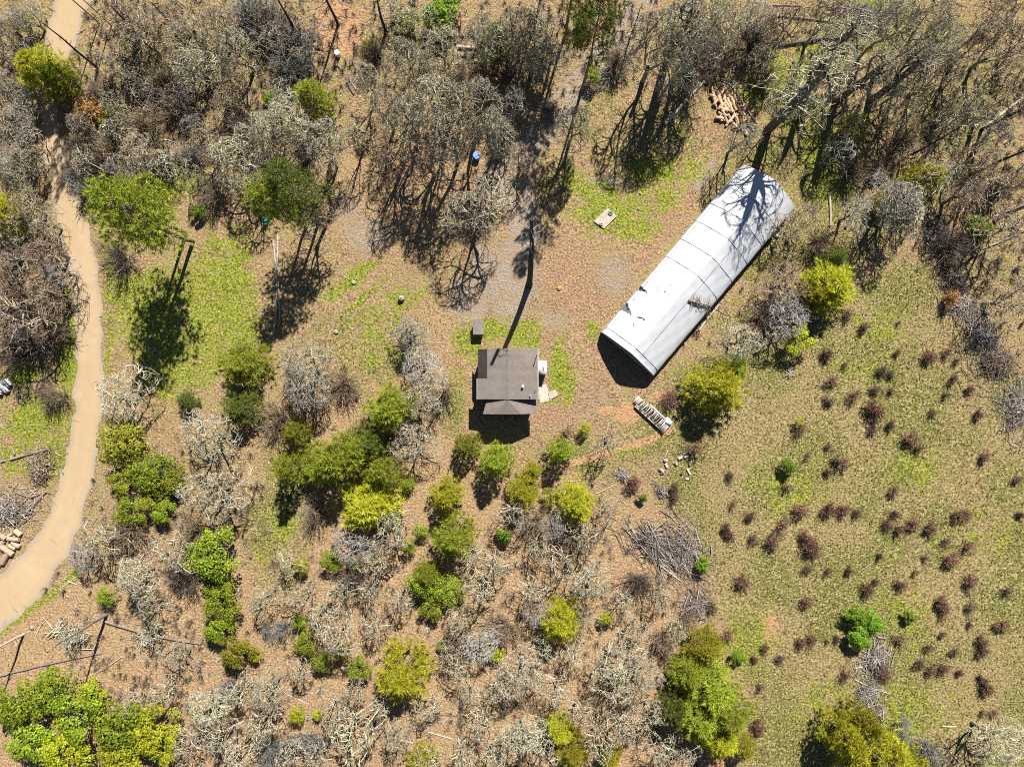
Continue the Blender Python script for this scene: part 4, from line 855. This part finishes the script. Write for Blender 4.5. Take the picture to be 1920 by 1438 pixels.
for q in nums("""512 450 512 636 .12 .09 0, 520 440 524 600 .12 .08 0, 1247 233 1357 118 .26 .14 0, 1376 188 1413 247 .22 .13 0, 1366 147 1420 232 .13 .09 0, 1448 88 1602 62 .22 .34 2, 1450 30 1605 49 .16 .10 1, 1553 10 1690 26 .14 .06 0, 1535 77 1568 106 .14 .08 0, 1590 155 1632 168 .14 .12 2, 1553 362 1556 424 .17 .13 0
1440 10 1500 12 .1 .08 0, 1385 112 1440 80 .14 .1 0, 1275 32 1300 0 .15 .2 0, 1330 5 1357 72 .1 .06 0, 850 68 905 66 .22 .18 2, 856 89 895 91 .24 .2 0, 858 106 890 108 .18 .14 2, 855 120 872 121 .1 .08 0, 520 17 555 62 .13 .1 2, 650 146 664 178 .2 .14 1, 655 150 668 170 .12 .1 0, 632 122 640 133 .12 .1 1
210 101 258 120 .11 .08 0, 176 238 171 284 .15 .14 0, 268 138 275 160 .16 .12 0, 258 140 250 178 .12 .1 0, 262 170 262 196 .18 .16 1, 265 155 278 175 .1 .08 0, 290 168 315 160 .1 .08 0, 290 172 340 190 .1 .07 0, 300 195 330 197 .09 .07 0, 278 203 320 210 .14 .1 0, 308 226 340 236 .11 .08 0, 320 175 345 205 .12 .1 1, 218 250 252 266 .12 .1 2, 290 232 296 248 .06 .05 0, 305 262 330 268 .08 .06 0
0 1266 192 1224 .13 .10 1, 196 1164 378 1207 .20 .12 1, 168 1266 228 1231 .10 .09 4, 230 1214 262 1236 .08 .07 4, 262 1236 272 1254 .07 .06 4, 272 1254 290 1262 .06 .05 4, 113 1105 128 1120 .13 .11 4, 112 1104 150 1076 .06 .04 0, 126 1090 144 1096 .09 .07 0, 135 1138 160 1162 .11 .08 1, 0 1210 45 1188 .07 .05 0
17 862 88 842 .17 .12 1, 66 842 89 838 .06 .05 1, 0 866 8 864 .16 .14 1, 22 842 25 853 .17 .17 1, 40 969 84 922 .21 .17 1, 38 948 74 911 .09 .07 0, 41 982 62 964 .13 .10 1, 20 1004 38 982 .12 .1 1
1118 925 1155 908 .09 .05 0, 1058 902 1090 900 .05 .04 0, 1368 990 1382 1026 .12 .08 0, 1765 1360 1792 1361 .11 .10 0, 1770 1395 1800 1430 .1 .06 0, 1805 1385 1815 1430 .06 .04 0, 785 1365 850 1385 .08 .06 0, 790 1340 860 1342 .06 .05 2, 830 1355 880 1310 .06 .05 0, 790 1372 830 1350 .06 .05 0, 760 1410 775 1365 .12 .1 1, 780 1400 785 1432 .08 .07 0, 540 1292 590 1300 .07 .05 0, 535 1300 580 1320 .06 .05 0
1310 620 1348 572 .13 .11 0, 1335 575 1365 592 .07 .04 4, 1190 1012 1260 1075 .07 .05 0, 1205 1010 1265 1080 .09 .07 0, 1232 1054 1278 1090 .12 .09 0, 1240 1048 1270 1085 .08 .06 0, 1303 990 1316 1028 .13 .09 0, 1585 428 1612 380 .2 .14 2, 1612 380 1655 358 .13 .07 1, 1830 470 1920 432 .14 .17 1, 1866 412 1920 385 .16 .2 1, 1840 245 1920 182 .14 .2 0, 1776 568 1800 590 .13 .1 0, 1800 590 1818 596 .1 .07 1, 1600 1252 1625 1246 .09 .07 0, 1600 1272 1670 1300 .1 .05 0, 1620 1275 1690 1310 .07 .04 1
430 1240 478 1300 .09 .07 0, 455 1250 460 1290 .12 .1 1, 960 1305 1000 1290 .05 .04 0, 890 1310 940 1280 .05 .04 0, 700 1330 715 1390 .08 .06 2, 1040 130 1060 180 .0 .0 0, 250 1225 262 1210 .05 .04 0, 980 900 0 0 0 0 0, 1700 655 1760 640 .0 .0 0, 945 1385 965 1370 .05 .04 0"""):
    if len(q) < 7 or q[4] < .01: continue
    mt, lk = (('logp', 'pale weathered fallen log'), ('loggrey', 'grey-brown fallen log'), ('logd', 'dark fallen log'), ('logpink', 'pink log'), ('logpink', 'reddish fallen pole'))[int(q[6])]
    log(*q[:6], mt, lk, stubs=2 if abs(q[0]-q[2])+abs(q[1]-q[3]) > 60 else 0, late=True)
# cut rounds beside the road
for i, (x1, y1, x2, y2, r) in enumerate(((29, 994, 40, 1003, .27), (0, 1002, 13, 1010, .3), (18, 1009, 38, 1011, .24), (24, 1016, 38, 1025, .26), (19, 1022, 31, 1028, .25), (5, 1024, 26, 1039, .30), (17, 1036, 6, 1056, .28), (8, 1014, 0, 1026, .24), (12, 1009, 22, 1000, .14), (0, 1060, 5, 1054, .2))):
    log(x1, y1, x2, y2, r*1.3, r*1.25, 'logpink' if i % 4 else 'logor', 'pinkish cut log', lift=.2 if i == 2 else 0, group='cut logs heaped beside the road', name='cut_log', late=True)
# firewood heap
rsF = np.random.RandomState(8)
for i in range(62):
    u, v = rsF.uniform(0, 1), rsF.uniform(0, 1); x = 1332+u*58+v*14+rsF.normal(0, 4); y = 168+u*20+v*58+rsF.normal(0, 4)
    a = rsF.choice([1.25, 1.2, .4, 2.2, rsF.uniform(0, 3)]); L = rsF.uniform(5, 11)
    log(x-math.cos(a)*L, y-math.sin(a)*L, x+math.cos(a)*L, y+math.sin(a)*L, rsF.uniform(.13, .23), rsF.uniform(.13, .22), rsF.choice(['logor', 'logor', 'logpink', 'logp']), 'split firewood log', lift=rsF.uniform(0, .35)*(1-abs(v-.5)), group='split logs of the firewood heap', name='firewood_log', late=True)
for x1, y1, x2, y2, r in ((1362, 186, 1372, 213, .19), (1369, 184, 1379, 210, .2), (1376, 186, 1384, 208, .17), (1358, 190, 1366, 205, .15), (1390, 234, 1402, 223, .16), (1384, 222, 1392, 240, .14), (1373, 234, 1379, 241, .2), (1352, 195, 1342, 188, .12), (1350, 158, 1362, 164, .1)):
    log(x1, y1, x2, y2, r, r, 'logor', 'long orange firewood log', lift=.3, group='long orange logs on the firewood heap', name='firewood_log', late=True)
# rounds, blocks and rocks by the lumber rack
for x1, y1, x2, y2, r, mt in ((1245, 857, 1251, 843, .09, 'logp'), (1243, 861, 1250, 864, .22, 'rock'), (1246, 868, 1250, 876, .18, 'lumberp'), (1236, 878, 1242, 884, .24, 'rock'), (1264, 866, 1268, 871, .2, 'rock'), (1271, 860, 1279, 856, .2, 'lumberp'), (1282, 857, 1289, 854, .17, 'lumberp'), (1291, 864, 1292, 872, .18, 'loggrey'), (1287, 878, 1292, 888, .15, 'lumberp'), (1276, 886, 1278, 889, .2, 'logd'), (1284, 897, 1290, 898, .13, 'lumberp'), (1454, 440, 1460, 445, .24, 'white'), (1237, 887, 1243, 886, .16, 'logd')):
    log(x1, y1, x2, y2, r, r*.9, mt, 'pale sawn block' if mt in ('lumberp', 'white', 'logp') else 'dark block of wood', group='blocks lying in the grass', name='wood_block', end=mt, late=True, cat='block')

# ------------------------------------------------------------------ slash piles
def slash(x, y, rx, ry, ang, n, ht, label, mat='slash', lmin=.8, lmax=2.6, rr=.028, bias=None):
    wx, wy = plan(x, y); rs = np.random.RandomState(int(x+y*3)); z0 = float(gz(wx, wy)); e = link('slash_pile', None, loc=(wx, wy, z0)); tag(e, label, 'brush pile', 'heaps of cut branches')
    g = Geo(); c, s = math.cos(-ang), math.sin(-ang); rx, ry = rx/S, ry/S; big = []
    for i in range(n):
        th = rs.uniform(0, 6.28); q = min(1.5, abs(rs.normal(0, .62)))*(1+.3*math.sin(2*th+x)+.2*math.sin(3*th+y)); u, v = q*rx*math.cos(th), q*ry*math.sin(th); p = np.array([u*c-v*s, u*s+v*c, ht*max(.08, 1-q*q*.7)*rs.uniform(.1, 1)+.04])
        a = rs.uniform(0, 6.28) if bias is None or rs.rand() < .35 else bias+rs.normal(0, .35); d = np.array([math.cos(a), math.sin(a), rs.normal(0, .22)]); L = rs.uniform(lmin, lmax)*.5
        cc = p+rs.normal(0, .12, 3); P = bez(p-d*L, cc, p+d*L, 4); P[:, 2] = np.maximum(P[:, 2], .02); r = rr*rs.uniform(.6, 1.7)
        if i < 10: f = Geo(); f.tube(P*np.array([1, 1, 1])+np.array([0, 0, .1]), np.linspace(rr*3, rr*1.8, 4), 6, 0, True); big.append(f)
        else: g.tube(P, np.linspace(r*1.2, r*.5, 4), 3, int(rs.rand() < .3))
    o = link('sticks', g.mesh('sticks', [mat, 'browntwig']), e); o['kind'] = 'stuff'
    for f in big: link('branch', f.mesh('branch', [mat]), e)
slash(76, 880, 22, 36, 0, 700, .9, 'rounded purple-brown brush heap beside the dirt road at left', 'browntwig', .4, 1.3, .035)
slash(14, 955, 40, 42, 0, 700, .9, 'large grey brush heap at the left edge above the cut logs', 'slash', .6, 2.0, .03)
slash(1282, 1035, 46, 62, -.5, 480, .6, 'big grey tangle of felled branches at the meadow edge below centre', 'slash', 1, 4, .026, -.9)
slash(1225, 1020, 50, 30, .8, 300, .4, 'spread of long pale poles left of the grey branch tangle', 'slash', 2, 5.5, .03, -.85)
slash(1305, 1130, 36, 30, 0, 380, .5, 'grey fan of thin branches below the round green bush', 'slash', .8, 2.6, .022)
slash(1755, 440, 26, 40, -.4, 420, .6, 'grey brush heap at the upper end of the right windrow', 'slash', .8, 2.4, .024)
slash(1785, 520, 26, 44, -.3, 420, .6, 'dark brush heap in the right windrow under the green bush', 'dark', .6, 2.2, .028)
slash(1800, 575, 30, 28, 0, 300, .5, 'pale jumble of short branches midway along the right windrow', 'slash', .8, 2.2, .035)
slash(1835, 625, 32, 46, -.5, 600, .8, 'grey brush heap in the right windrow beside the curved fallen log', 'slash', .7, 2.4, .024)
slash(1865, 680, 44, 34, .4, 600, .8, 'widest brush heap of the right windrow, above the meadow corner', 'dark', .7, 2.4, .028)
slash(1905, 760, 30, 60, 0, 600, .8, 'dark brush heap on the right edge with white bleached sticks', 'slash', .7, 2.4, .024)
slash(1640, 1235, 24, 34, 0, 420, .6, 'white branch heap below the three-lobed bright green bush', 'slash', .8, 2.6, .03, 1.3)
slash(1625, 1300, 26, 34, .4, 300, .5, 'thin grey branch heap above the big yellow pine at lower right', 'slash', .8, 2.6, .022)
slash(1650, 1335, 16, 20, 0, 160, .4, 'small pale twig heap touching the big yellow pine', 'slash', .5, 1.5, .02)
slash(1166, 890, 14, 10, 0, 160, .4, 'small grey twig heap below the bare dark tree in front of the house', 'slash', .5, 1.4, .022)
slash(1240, 922, 15, 12, .6, 160, .4, 'small grey stick heap beside two rust shrubs near the pale blocks', 'slash', .5, 1.4, .024, -.7)
slash(1365, 160, 22, 10, 0, 120, .4, 'grey-green brush heap on top of the firewood logs', 'lichen_g', .6, 2, .024)
slash(1635, 332, 26, 26, 0, 320, .6, 'pale slash heap in the upper right wood near the hoop house corner', 'slash', .6, 2.0, .03)
slash(1150, 145, 40, 14, -.6, 300, .4, 'pale row of brush along the right side of the gravel drive', 'lichen_g', .6, 2.2, .026)
slash(1600, 22, 60, 12, .1, 200, .4, 'long bleached crown of a felled tree at the top right', 'slash', 1.5, 4, .028, 0.0)
slash(140, 1190, 42, 16, .4, 200, .5, 'bleached branch heap under the leaning grey snag', 'lichen', .8, 2.6, .032, .4)
slash(275, 1195, 26, 20, 0, 160, .5, 'bleached branch heap behind the long fallen trunk at lower left', 'lichen', .8, 2.2, .03)
slash(1480, 700, 0.1, 0.1, 0, 12, .1, 'few loose sticks in the dry grass left of the meadow', 'slash', .6, 1.4, .02)
slash(290, 185, 40, 34, .3, 240, .6, 'scatter of white dead branches in the upper left wood', 'slash', .8, 3, .034)

# branch that fell on the hoop house roof
e = link('fallen_branch', None, loc=(0, 0, 0)); tag(e, 'dead branch with curly twigs lying on the hoop house roof', 'branch')
ti = np.linspace(0, 1, 7); B = np.array([hoop(*hoop_inv(1290+t*41, 563+t*10), .12+.1*math.sin(t*3)) for t in ti]); g = Geo(); g.tube(B, np.linspace(.14, .10, 7), 7, 0, True); link('limb', g.mesh('limb', ['loggrey']), e)
g = Geo(); rsB = np.random.RandomState(4)
for i in range(60):
    k = rsB.randint(1, 7); a = hoop_inv(1290+k/6*38+rsB.normal(0, 5), 563+k/6*10+rsB.uniform(-20, 20)); q = hoop(a[0], a[1], rsB.uniform(.08, .3)); m = (B[k]+q)/2+rsB.normal(0, .15, 3); m[2] += .15
    g.tube(bez(B[k], m, q, 5), np.linspace(.035, .015, 5), 3)
o = link('twigs', g.mesh('twigs', ['browntwig']), e)

# lumber rack: two long rails, cross pieces, stacked offcuts
e = link('lumber_rack', None, loc=(0, 0, 0)); tag(e, 'long weathered lumber rack with cross boards, below the hoop house corner', 'lumber stack')
a, b = np.array(plan(1190, 748)), np.array(plan(1246, 800)); d = (b-a)/np.linalg.norm(b-a); pn = np.array([d[1], -d[0]]); LL = np.linalg.norm(b-a); an = math.atan2(d[1], d[0]); zb = float(gz(*((a+b)/2)))
def plank(al, ac, ln, wd, th, z, rot, mat): f = Geo(); c = a+d*al-pn*ac; f.box(c[0], c[1], zb+z, ln, wd, th, an+rot); link('plank', f.mesh('plank', [mat]), e)
rsL = np.random.RandomState(2)
for ac, w_, mt in ((-.75, .16, 'lumber'), (-.5, .14, 'lumber'), (.75, .2, 'lumberp'), (.5, .12, 'lumber')): plank(LL*.53 if ac < 0 else LL*.66, ac, LL*.86 if ac < 0 else LL*.62, w_, .22, .32, 0, mt)
for i in range(15): plank(LL*(.2+.05*i)+rsL.normal(0, .04), rsL.normal(0, .05), rsL.uniform(.08, .16), rsL.uniform(.8, 1.5), .10, .5+rsL.uniform(0, .06), rsL.normal(0, .06), rsL.choice(['lumber', 'lumberp', 'loggrey']))
for i in range(4): plank(LL*.02+.2*i, .05, .17, 1.1, .16, .2+.05*(i % 2), rsL.normal(0, .04), 'lumberp' if i == 0 else 'lumber')
for i in range(5): plank(LL*.93+.16*i, rsL.normal(-.2, .05), .13, 1.3, .12, .42, rsL.normal(0, .05), 'lumber')
plank(LL*.96, .75, .9, .65, .06, .58, .1, 'white'); plank(LL*.90, .9, .5, .5, .06, .52, .0, 'lumberp')
# boards heaped by the left edge
e = link('board_stack', None, loc=(0, 0, 0)); tag(e, 'stack of white and grey boards at the left edge of the picture', 'lumber stack')
a = np.array(plan(2, 722)); an0 = math.radians(-50)
for i, (px, py, ln, mt, z) in enumerate(((17, 716, 1.1, 'white', .7), (12, 720, 1.2, 'film_d', .6), (9, 726, 1.0, 'film_d', .62), (13, 729, .9, 'white', .64), (4, 723, 1.6, 'lumberp', .7), (8, 731, 1.0, 'lumberp', .62), (-2, 729, 1.2, 'lumberp', .7), (0, 735, .8, 'white', .66), (-6, 722, 1.8, 'film_d', .6), (3, 716, 1.0, 'lumber', .55), (-8, 732, 1.6, 'lumber', .5))):
    x, y = plan(px, py); f = Geo(); f.box(x, y, float(gz(x, y))+z*.5, ln, .16, z, an0); link('board', f.mesh('board', [mt]), e)

# barrels, rocks, stump
def barrel(x, y, r, h, mat, label, lidm='black'):
    wx, wy = plan(x, y); z = float(gz(wx, wy)); g = Geo(); t = np.linspace(0, 1, 7); g.tube([(0, 0, q*h-.03) for q in t], r*(1+.06*np.sin(t*math.pi*3)**2), 14, 0, True); o = link('barrel', None, loc=(wx, wy, z)); tag(o, label, 'barrel')
    link('body', g.mesh('body', [mat]), o); g = Geo(); g.tube([(0, 0, h-.05), (0, 0, h)], [r*1.07, r*1.07], 14, 0, True); link('rim', g.mesh('rim', [lidm]), o)
barrel(500, 414, .3, .9, 'green', 'green plastic barrel beside a young pine left of centre', 'green'); barrel(499, 419, .28, .7, 'green', 'second green plastic barrel, just below the first one', 'green')
barrel(894, 296, .45, .9, 'blue', 'blue barrel under the oaks beside the gravel drive', 'blue'); barrel(635, 105, .32, .9, 'white', 'white barrel below the tan clearing near the top', 'white')
def rock(x, y, r, label, mat='rock', fl=.6):
    wx, wy = plan(x, y); rs = np.random.RandomState(int(x)); n, m = 7, 10; V = []
    for i in range(n+1):
        for j in range(m): a = math.pi*i/n; b = 2*math.pi*j/m; k = r*rs.uniform(.8, 1.15); V.append((k*math.sin(a)*math.cos(b), k*math.sin(a)*math.sin(b), k*fl*math.cos(a)))
    g = Geo(); g.add(V, [(i*m+j, (i+1)*m+j, (i+1)*m+(j+1) % m, i*m+(j+1) % m) for i in range(n) for j in range(m)]); o = link('rock', g.mesh('rock', [mat]), loc=(wx, wy, float(gz(wx, wy))+r*fl*.5)); tag(o, label, 'rock' if mat == 'rock' else 'stump'); return o
rock(753, 560, .45, 'pale boulder in the grass above-left of the house', fl=1.1); rock(663, 530, .3, 'white rock in the green grass strip left of centre'); rock(630, 622, .32, 'grey rock in the dry grass left of the house')
rock(61, 1176, .3, 'small dark rock on bare soil below the road end'); rock(1200, 362, .2, 'small pale rock left of the hoop house'); rock(1197, 392, .18, 'white rock near the concrete slab')
rock(1048, 541, .35, 'orange rotten stump in the dirt yard left of the hoop house', 'clay', .5).name = 'stump'
# service cable to the house
pts = [(*plan(915, 470, 9), 9.0), (*plan(923, 495, 8.2), 8.2), (*plan(935, 535, 7.2), 7.2), (*plan(947, 575, 6.4), 6.4), (*plan(958, 606, 6.0), 6.0), (rxm, yN-.1, RZ-.05)]
g = Geo(); g.tube(pts, [.012]*6, 4); tag(link('service_cable', g.mesh('service_cable', ['black'])), 'thin black service cable running down to the roof of the house', 'cable')

# ------------------------------------------------------------------ ground cover scattered by zone
def gauss_field(bl):
    def f(x, y):
        v = np.zeros_like(x)
        for bx, by, rx, ry, q in bl: v = np.maximum(v, q*np.clip(1.3-np.hypot((x-bx)/rx, (y-by)/ry), 0, 1))
        return v
    return f
wood = gauss_field([(300, 130, 260, 180, 1), (560, 110, 200, 150, 1), (800, 130, 200, 150, .9), (1020, 60, 120, 110, .8), (1250, 80, 180, 90, .7), (1600, 120, 220, 140, .55), (1820, 220, 180, 260, .9), (1880, 480, 110, 180, .8), (40, 500, 90, 170, .9), (20, 200, 70, 220, .7), (480, 260, 150, 90, .7), (820, 270, 160, 60, .5), (1480, 540, 90, 110, .6), (600, 720, 70, 70, .4),
                    (300, 1000, 190, 170, .8), (340, 1280, 200, 180, .8), (650, 1120, 220, 130, .5), (650, 1340, 260, 120, .5), (980, 1080, 220, 140, .55), (1020, 1330, 320, 140, .5), (1200, 1200, 130, 150, .4), (560, 800, 110, 80, .3), (1020, 930, 120, 50, .5), (1350, 620, 70, 60, .4)])
def scatter(name, n, weight, make, mats, label, cat, ext=1.06):
    px = NR.uniform(960-960*ext, 960+960*ext, n*6); py = NR.uniform(719-719*ext, 719+719*ext, n*6); w_ = weight(px, py); ok = NR.rand(n*6) < w_
    px, py = px[ok][:n], py[ok][:n]; x, y = plan(px, py); g = Geo(); make(g, np.column_stack([x, y, gz(x, y)])); return stuff(link(name, g.mesh(name, mats)), label, cat)
road_c = dense([(a, b) for a, b, _ in RD], 120)
def offroad(px, py):
    d = np.full_like(px, 1e9)
    for (a, b) in road_c: d = np.minimum(d, np.hypot(px-a, py-b))
    inh = ((px > 1110) & (np.abs((px-1125)*.765-(py-625)*(-.644)) >= 0))   # kept simple: building is solid
    return (d > 30) & ~((px > 893) & (px < 1008) & (py > 655) & (py < 775))
def tufts(n, ln, wd, up=1.0, sp=.6):
    def mk(g, C): rs = np.random.RandomState(5); blades(g, C, np.zeros_like(C)+np.array([0, 0, .5]), n, ln, wd, rs, 0, up, sp)
    return mk
scatter('meadow_grass', 15000, lambda x, y: np.clip(zone('meadow', x, y)*.9+.02, 0, 1)*offroad(x, y)*(np.sin(x/23)*np.sin(y/31)*.3+.7), tufts(7, .26, .06), ['grass'], 'dry olive grass tufts covering the meadow', 'grass')
scatter('fresh_grass', 11000, lambda x, y: np.clip(zone('grass', x, y)-.3, 0, 1)*offroad(x, y), tufts(7, .16, .05), ['grassg'], 'fresh green grass tufts of the clearings', 'grass')
def litter(g, C):
    rs = np.random.RandomState(6); C = C+np.array([0, 0, .035]); leaves(g, C, np.zeros_like(C)+np.array([0, 0, 1.2]), .14, rs, 0, .5)
scatter('leaf_litter', 22000, lambda x, y: np.clip(1-zone('grass', x, y)-zone('meadow', x, y)*.8-zone('gravel', x, y), 0.03, 1)*offroad(x, y)*.8, litter, ['litter'], 'tan and rust fallen leaves on the forest floor', 'leaf litter')
def sticks(g, C):
    rs = np.random.RandomState(9)
    for c in C:
        a = rs.uniform(0, 6.28); L = rs.uniform(.3, 1.6); d = np.array([math.cos(a), math.sin(a), rs.normal(0, .05)])*L*.5; r = rs.uniform(.015, .04); c = c+np.array([0, 0, r+.02])
        g.tube([c-d, c+rs.normal(0, .05, 3)*np.array([1, 1, .1]), c+d], [r, r*.9, r*.5], 3)
scatter('fallen_sticks', 4200, lambda x, y: wood(x, y)*offroad(x, y)*.8+.015, sticks, ['slash'], 'bleached sticks scattered over the forest floor', 'sticks')
scatter('dark_sticks', 2600, lambda x, y: wood(x, y)*offroad(x, y)*.8+.01, sticks, ['browntwig'], 'dark twigs scattered over the forest floor', 'sticks')
def under(tw, n):
    def mk(g, C):
        rs = np.random.RandomState(12); k = len(C); h = rs.uniform(.35, 1.3, k); r = rs.uniform(.3, .9, k)
        Cc = np.repeat(C, n, 0); hh = np.repeat(h, n); rr = np.repeat(r, n); th = rs.uniform(0, 6.28, k*n); q = np.sqrt(rs.rand(k*n))
        e = Cc+np.stack([np.cos(th)*rr*q, np.sin(th)*rr*q, hh*(1-.4*q*q)*rs.uniform(.5, 1.1, k*n)], -1); m = Cc+(e-Cc)*.5+rs.normal(0, .1, (k*n, 3)); m[:, 2] += hh*.12
        a = rs.normal(0, 1, (k*n, 3)); a[:, 2] *= .2; a /= np.linalg.norm(a, axis=1)[:, None]
        b0, wv = Cc+(e-Cc)*.06, tw
        V = np.stack([b0-a*wv, b0+a*wv, m+a*wv*.9, m-a*wv*.9, e+a*wv*.45, e-a*wv*.45], 1).reshape(-1, 3); i = np.arange(k*n)[:, None]*6
        g.add(V, np.concatenate([i+np.array([0, 1, 2, 3]), i+np.array([3, 2, 4, 5])]))
    return mk
scatter('undergrowth', 1700, lambda x, y: wood(x, y)*offroad(x, y), under(.02, 34), ['browntwig'], 'low brown leafless undergrowth of the woods', 'undergrowth')
scatter('lichen_undergrowth', 700, lambda x, y: wood(x, y)*offroad(x, y), under(.022, 34), ['lichen'], 'low pale lichen-covered undergrowth of the woods', 'undergrowth')
scatter('dark_undergrowth', 700, lambda x, y: wood(x, y)*offroad(x, y), under(.02, 34), ['dark'], 'low dark purple undergrowth of the woods', 'undergrowth')

# ------------------------------------------------------------------ labels that single each plant and log out
MARKS = [('house', 950, 712), ('pump shed', 897, 613), ("hoop house's near end", 1172, 665), ("hoop house's far end", 1440, 335), ('concrete slab', 1135, 408), ('firewood heap', 1372, 205), ('lumber rack', 1218, 775), ('tan top clearing', 635, 55), ("road's widest bend", 166, 650), ("road's top end", 130, 20), ("road's lower end", 30, 1110),
         ('cut road logs', 20, 1015), ('round brush heap', 76, 880), ('blue barrel', 894, 296), ('green barrels', 500, 415), ('central black snag', 992, 535), ('grey branch tangle', 1285, 1035), ('right-edge windrow', 1840, 620), ('three-lobed green bush', 1615, 1172), ('white branch heap', 1640, 1240), ('upper right corner', 1920, 0), ('lower right corner', 1920, 1438), ('lower left corner', 0, 1438),
         ('bottom edge middle', 960, 1438), ('right edge middle', 1920, 719), ('two fallen poles', 516, 540), ('oval lower-left field', 510, 990), ('lower yellow pine', 755, 1262), ('boulder', 753, 559), ('board stack', 5, 722), ('leaning grey snag', 200, 1152), ('upper left corner', 0, 0), ('top edge middle', 960, 0), ('white barrel', 635, 105), ('orange stump', 1048, 541)]
ORD = ['', 'second ', 'third ', 'fourth ', 'fifth ', 'sixth ', 'seventh ', 'eighth ', 'ninth ', 'tenth ', 'eleventh ', 'twelfth ', 'thirteenth ', 'fourteenth ', 'fifteenth ', 'sixteenth ', 'seventeenth ', 'eighteenth ', 'nineteenth ', 'twentieth ']
ORD += [f'twenty-{q} ' for q in ('first', 'second', 'third', 'fourth', 'fifth', 'sixth', 'seventh', 'eighth', 'ninth')]+['thirtieth ']+[f'thirty-{q} ' for q in ('first', 'second', 'third', 'fourth', 'fifth', 'sixth', 'seventh', 'eighth', 'ninth')]+['fortieth ']
by = {}
for i, t in enumerate(THINGS): by.setdefault(t[1], []).append(i)
for look, ids in by.items():
    XY = np.array([(THINGS[i][2], THINGS[i][3]) for i in ids]); MK = np.array([(m[1], m[2]) for m in MARKS]); D = np.hypot(XY[:, None, 0]-MK[None, :, 0], XY[:, None, 1]-MK[None, :, 1])
    rank = D.argsort(0).argsort(0); score = rank*60+D; best = score.argmin(1)
    for k, i in enumerate(ids):
        m = best[k]; rk = rank[k, m]; dx, dy = XY[k]-MK[m]; a = math.degrees(math.atan2(dy, dx)) % 360
        di = ['to its right', 'to its lower right', 'below it', 'to its lower left', 'to its left', 'to its upper left', 'above it', 'to its upper right'][int(((a+22.5) % 360)//45)]
        o = ORD[rk] if rk < len(ORD) else f'number {rk+1} '
        THINGS[i][0]['label'] = f'{look}, {o}nearest the {MARKS[m][0]}, {di}'
print('THINGS', len(THINGS), 'objects', len(bpy.data.objects), 'tris', sum(len(m.loops)-2*len(m.polygons) for m in bpy.data.meshes))
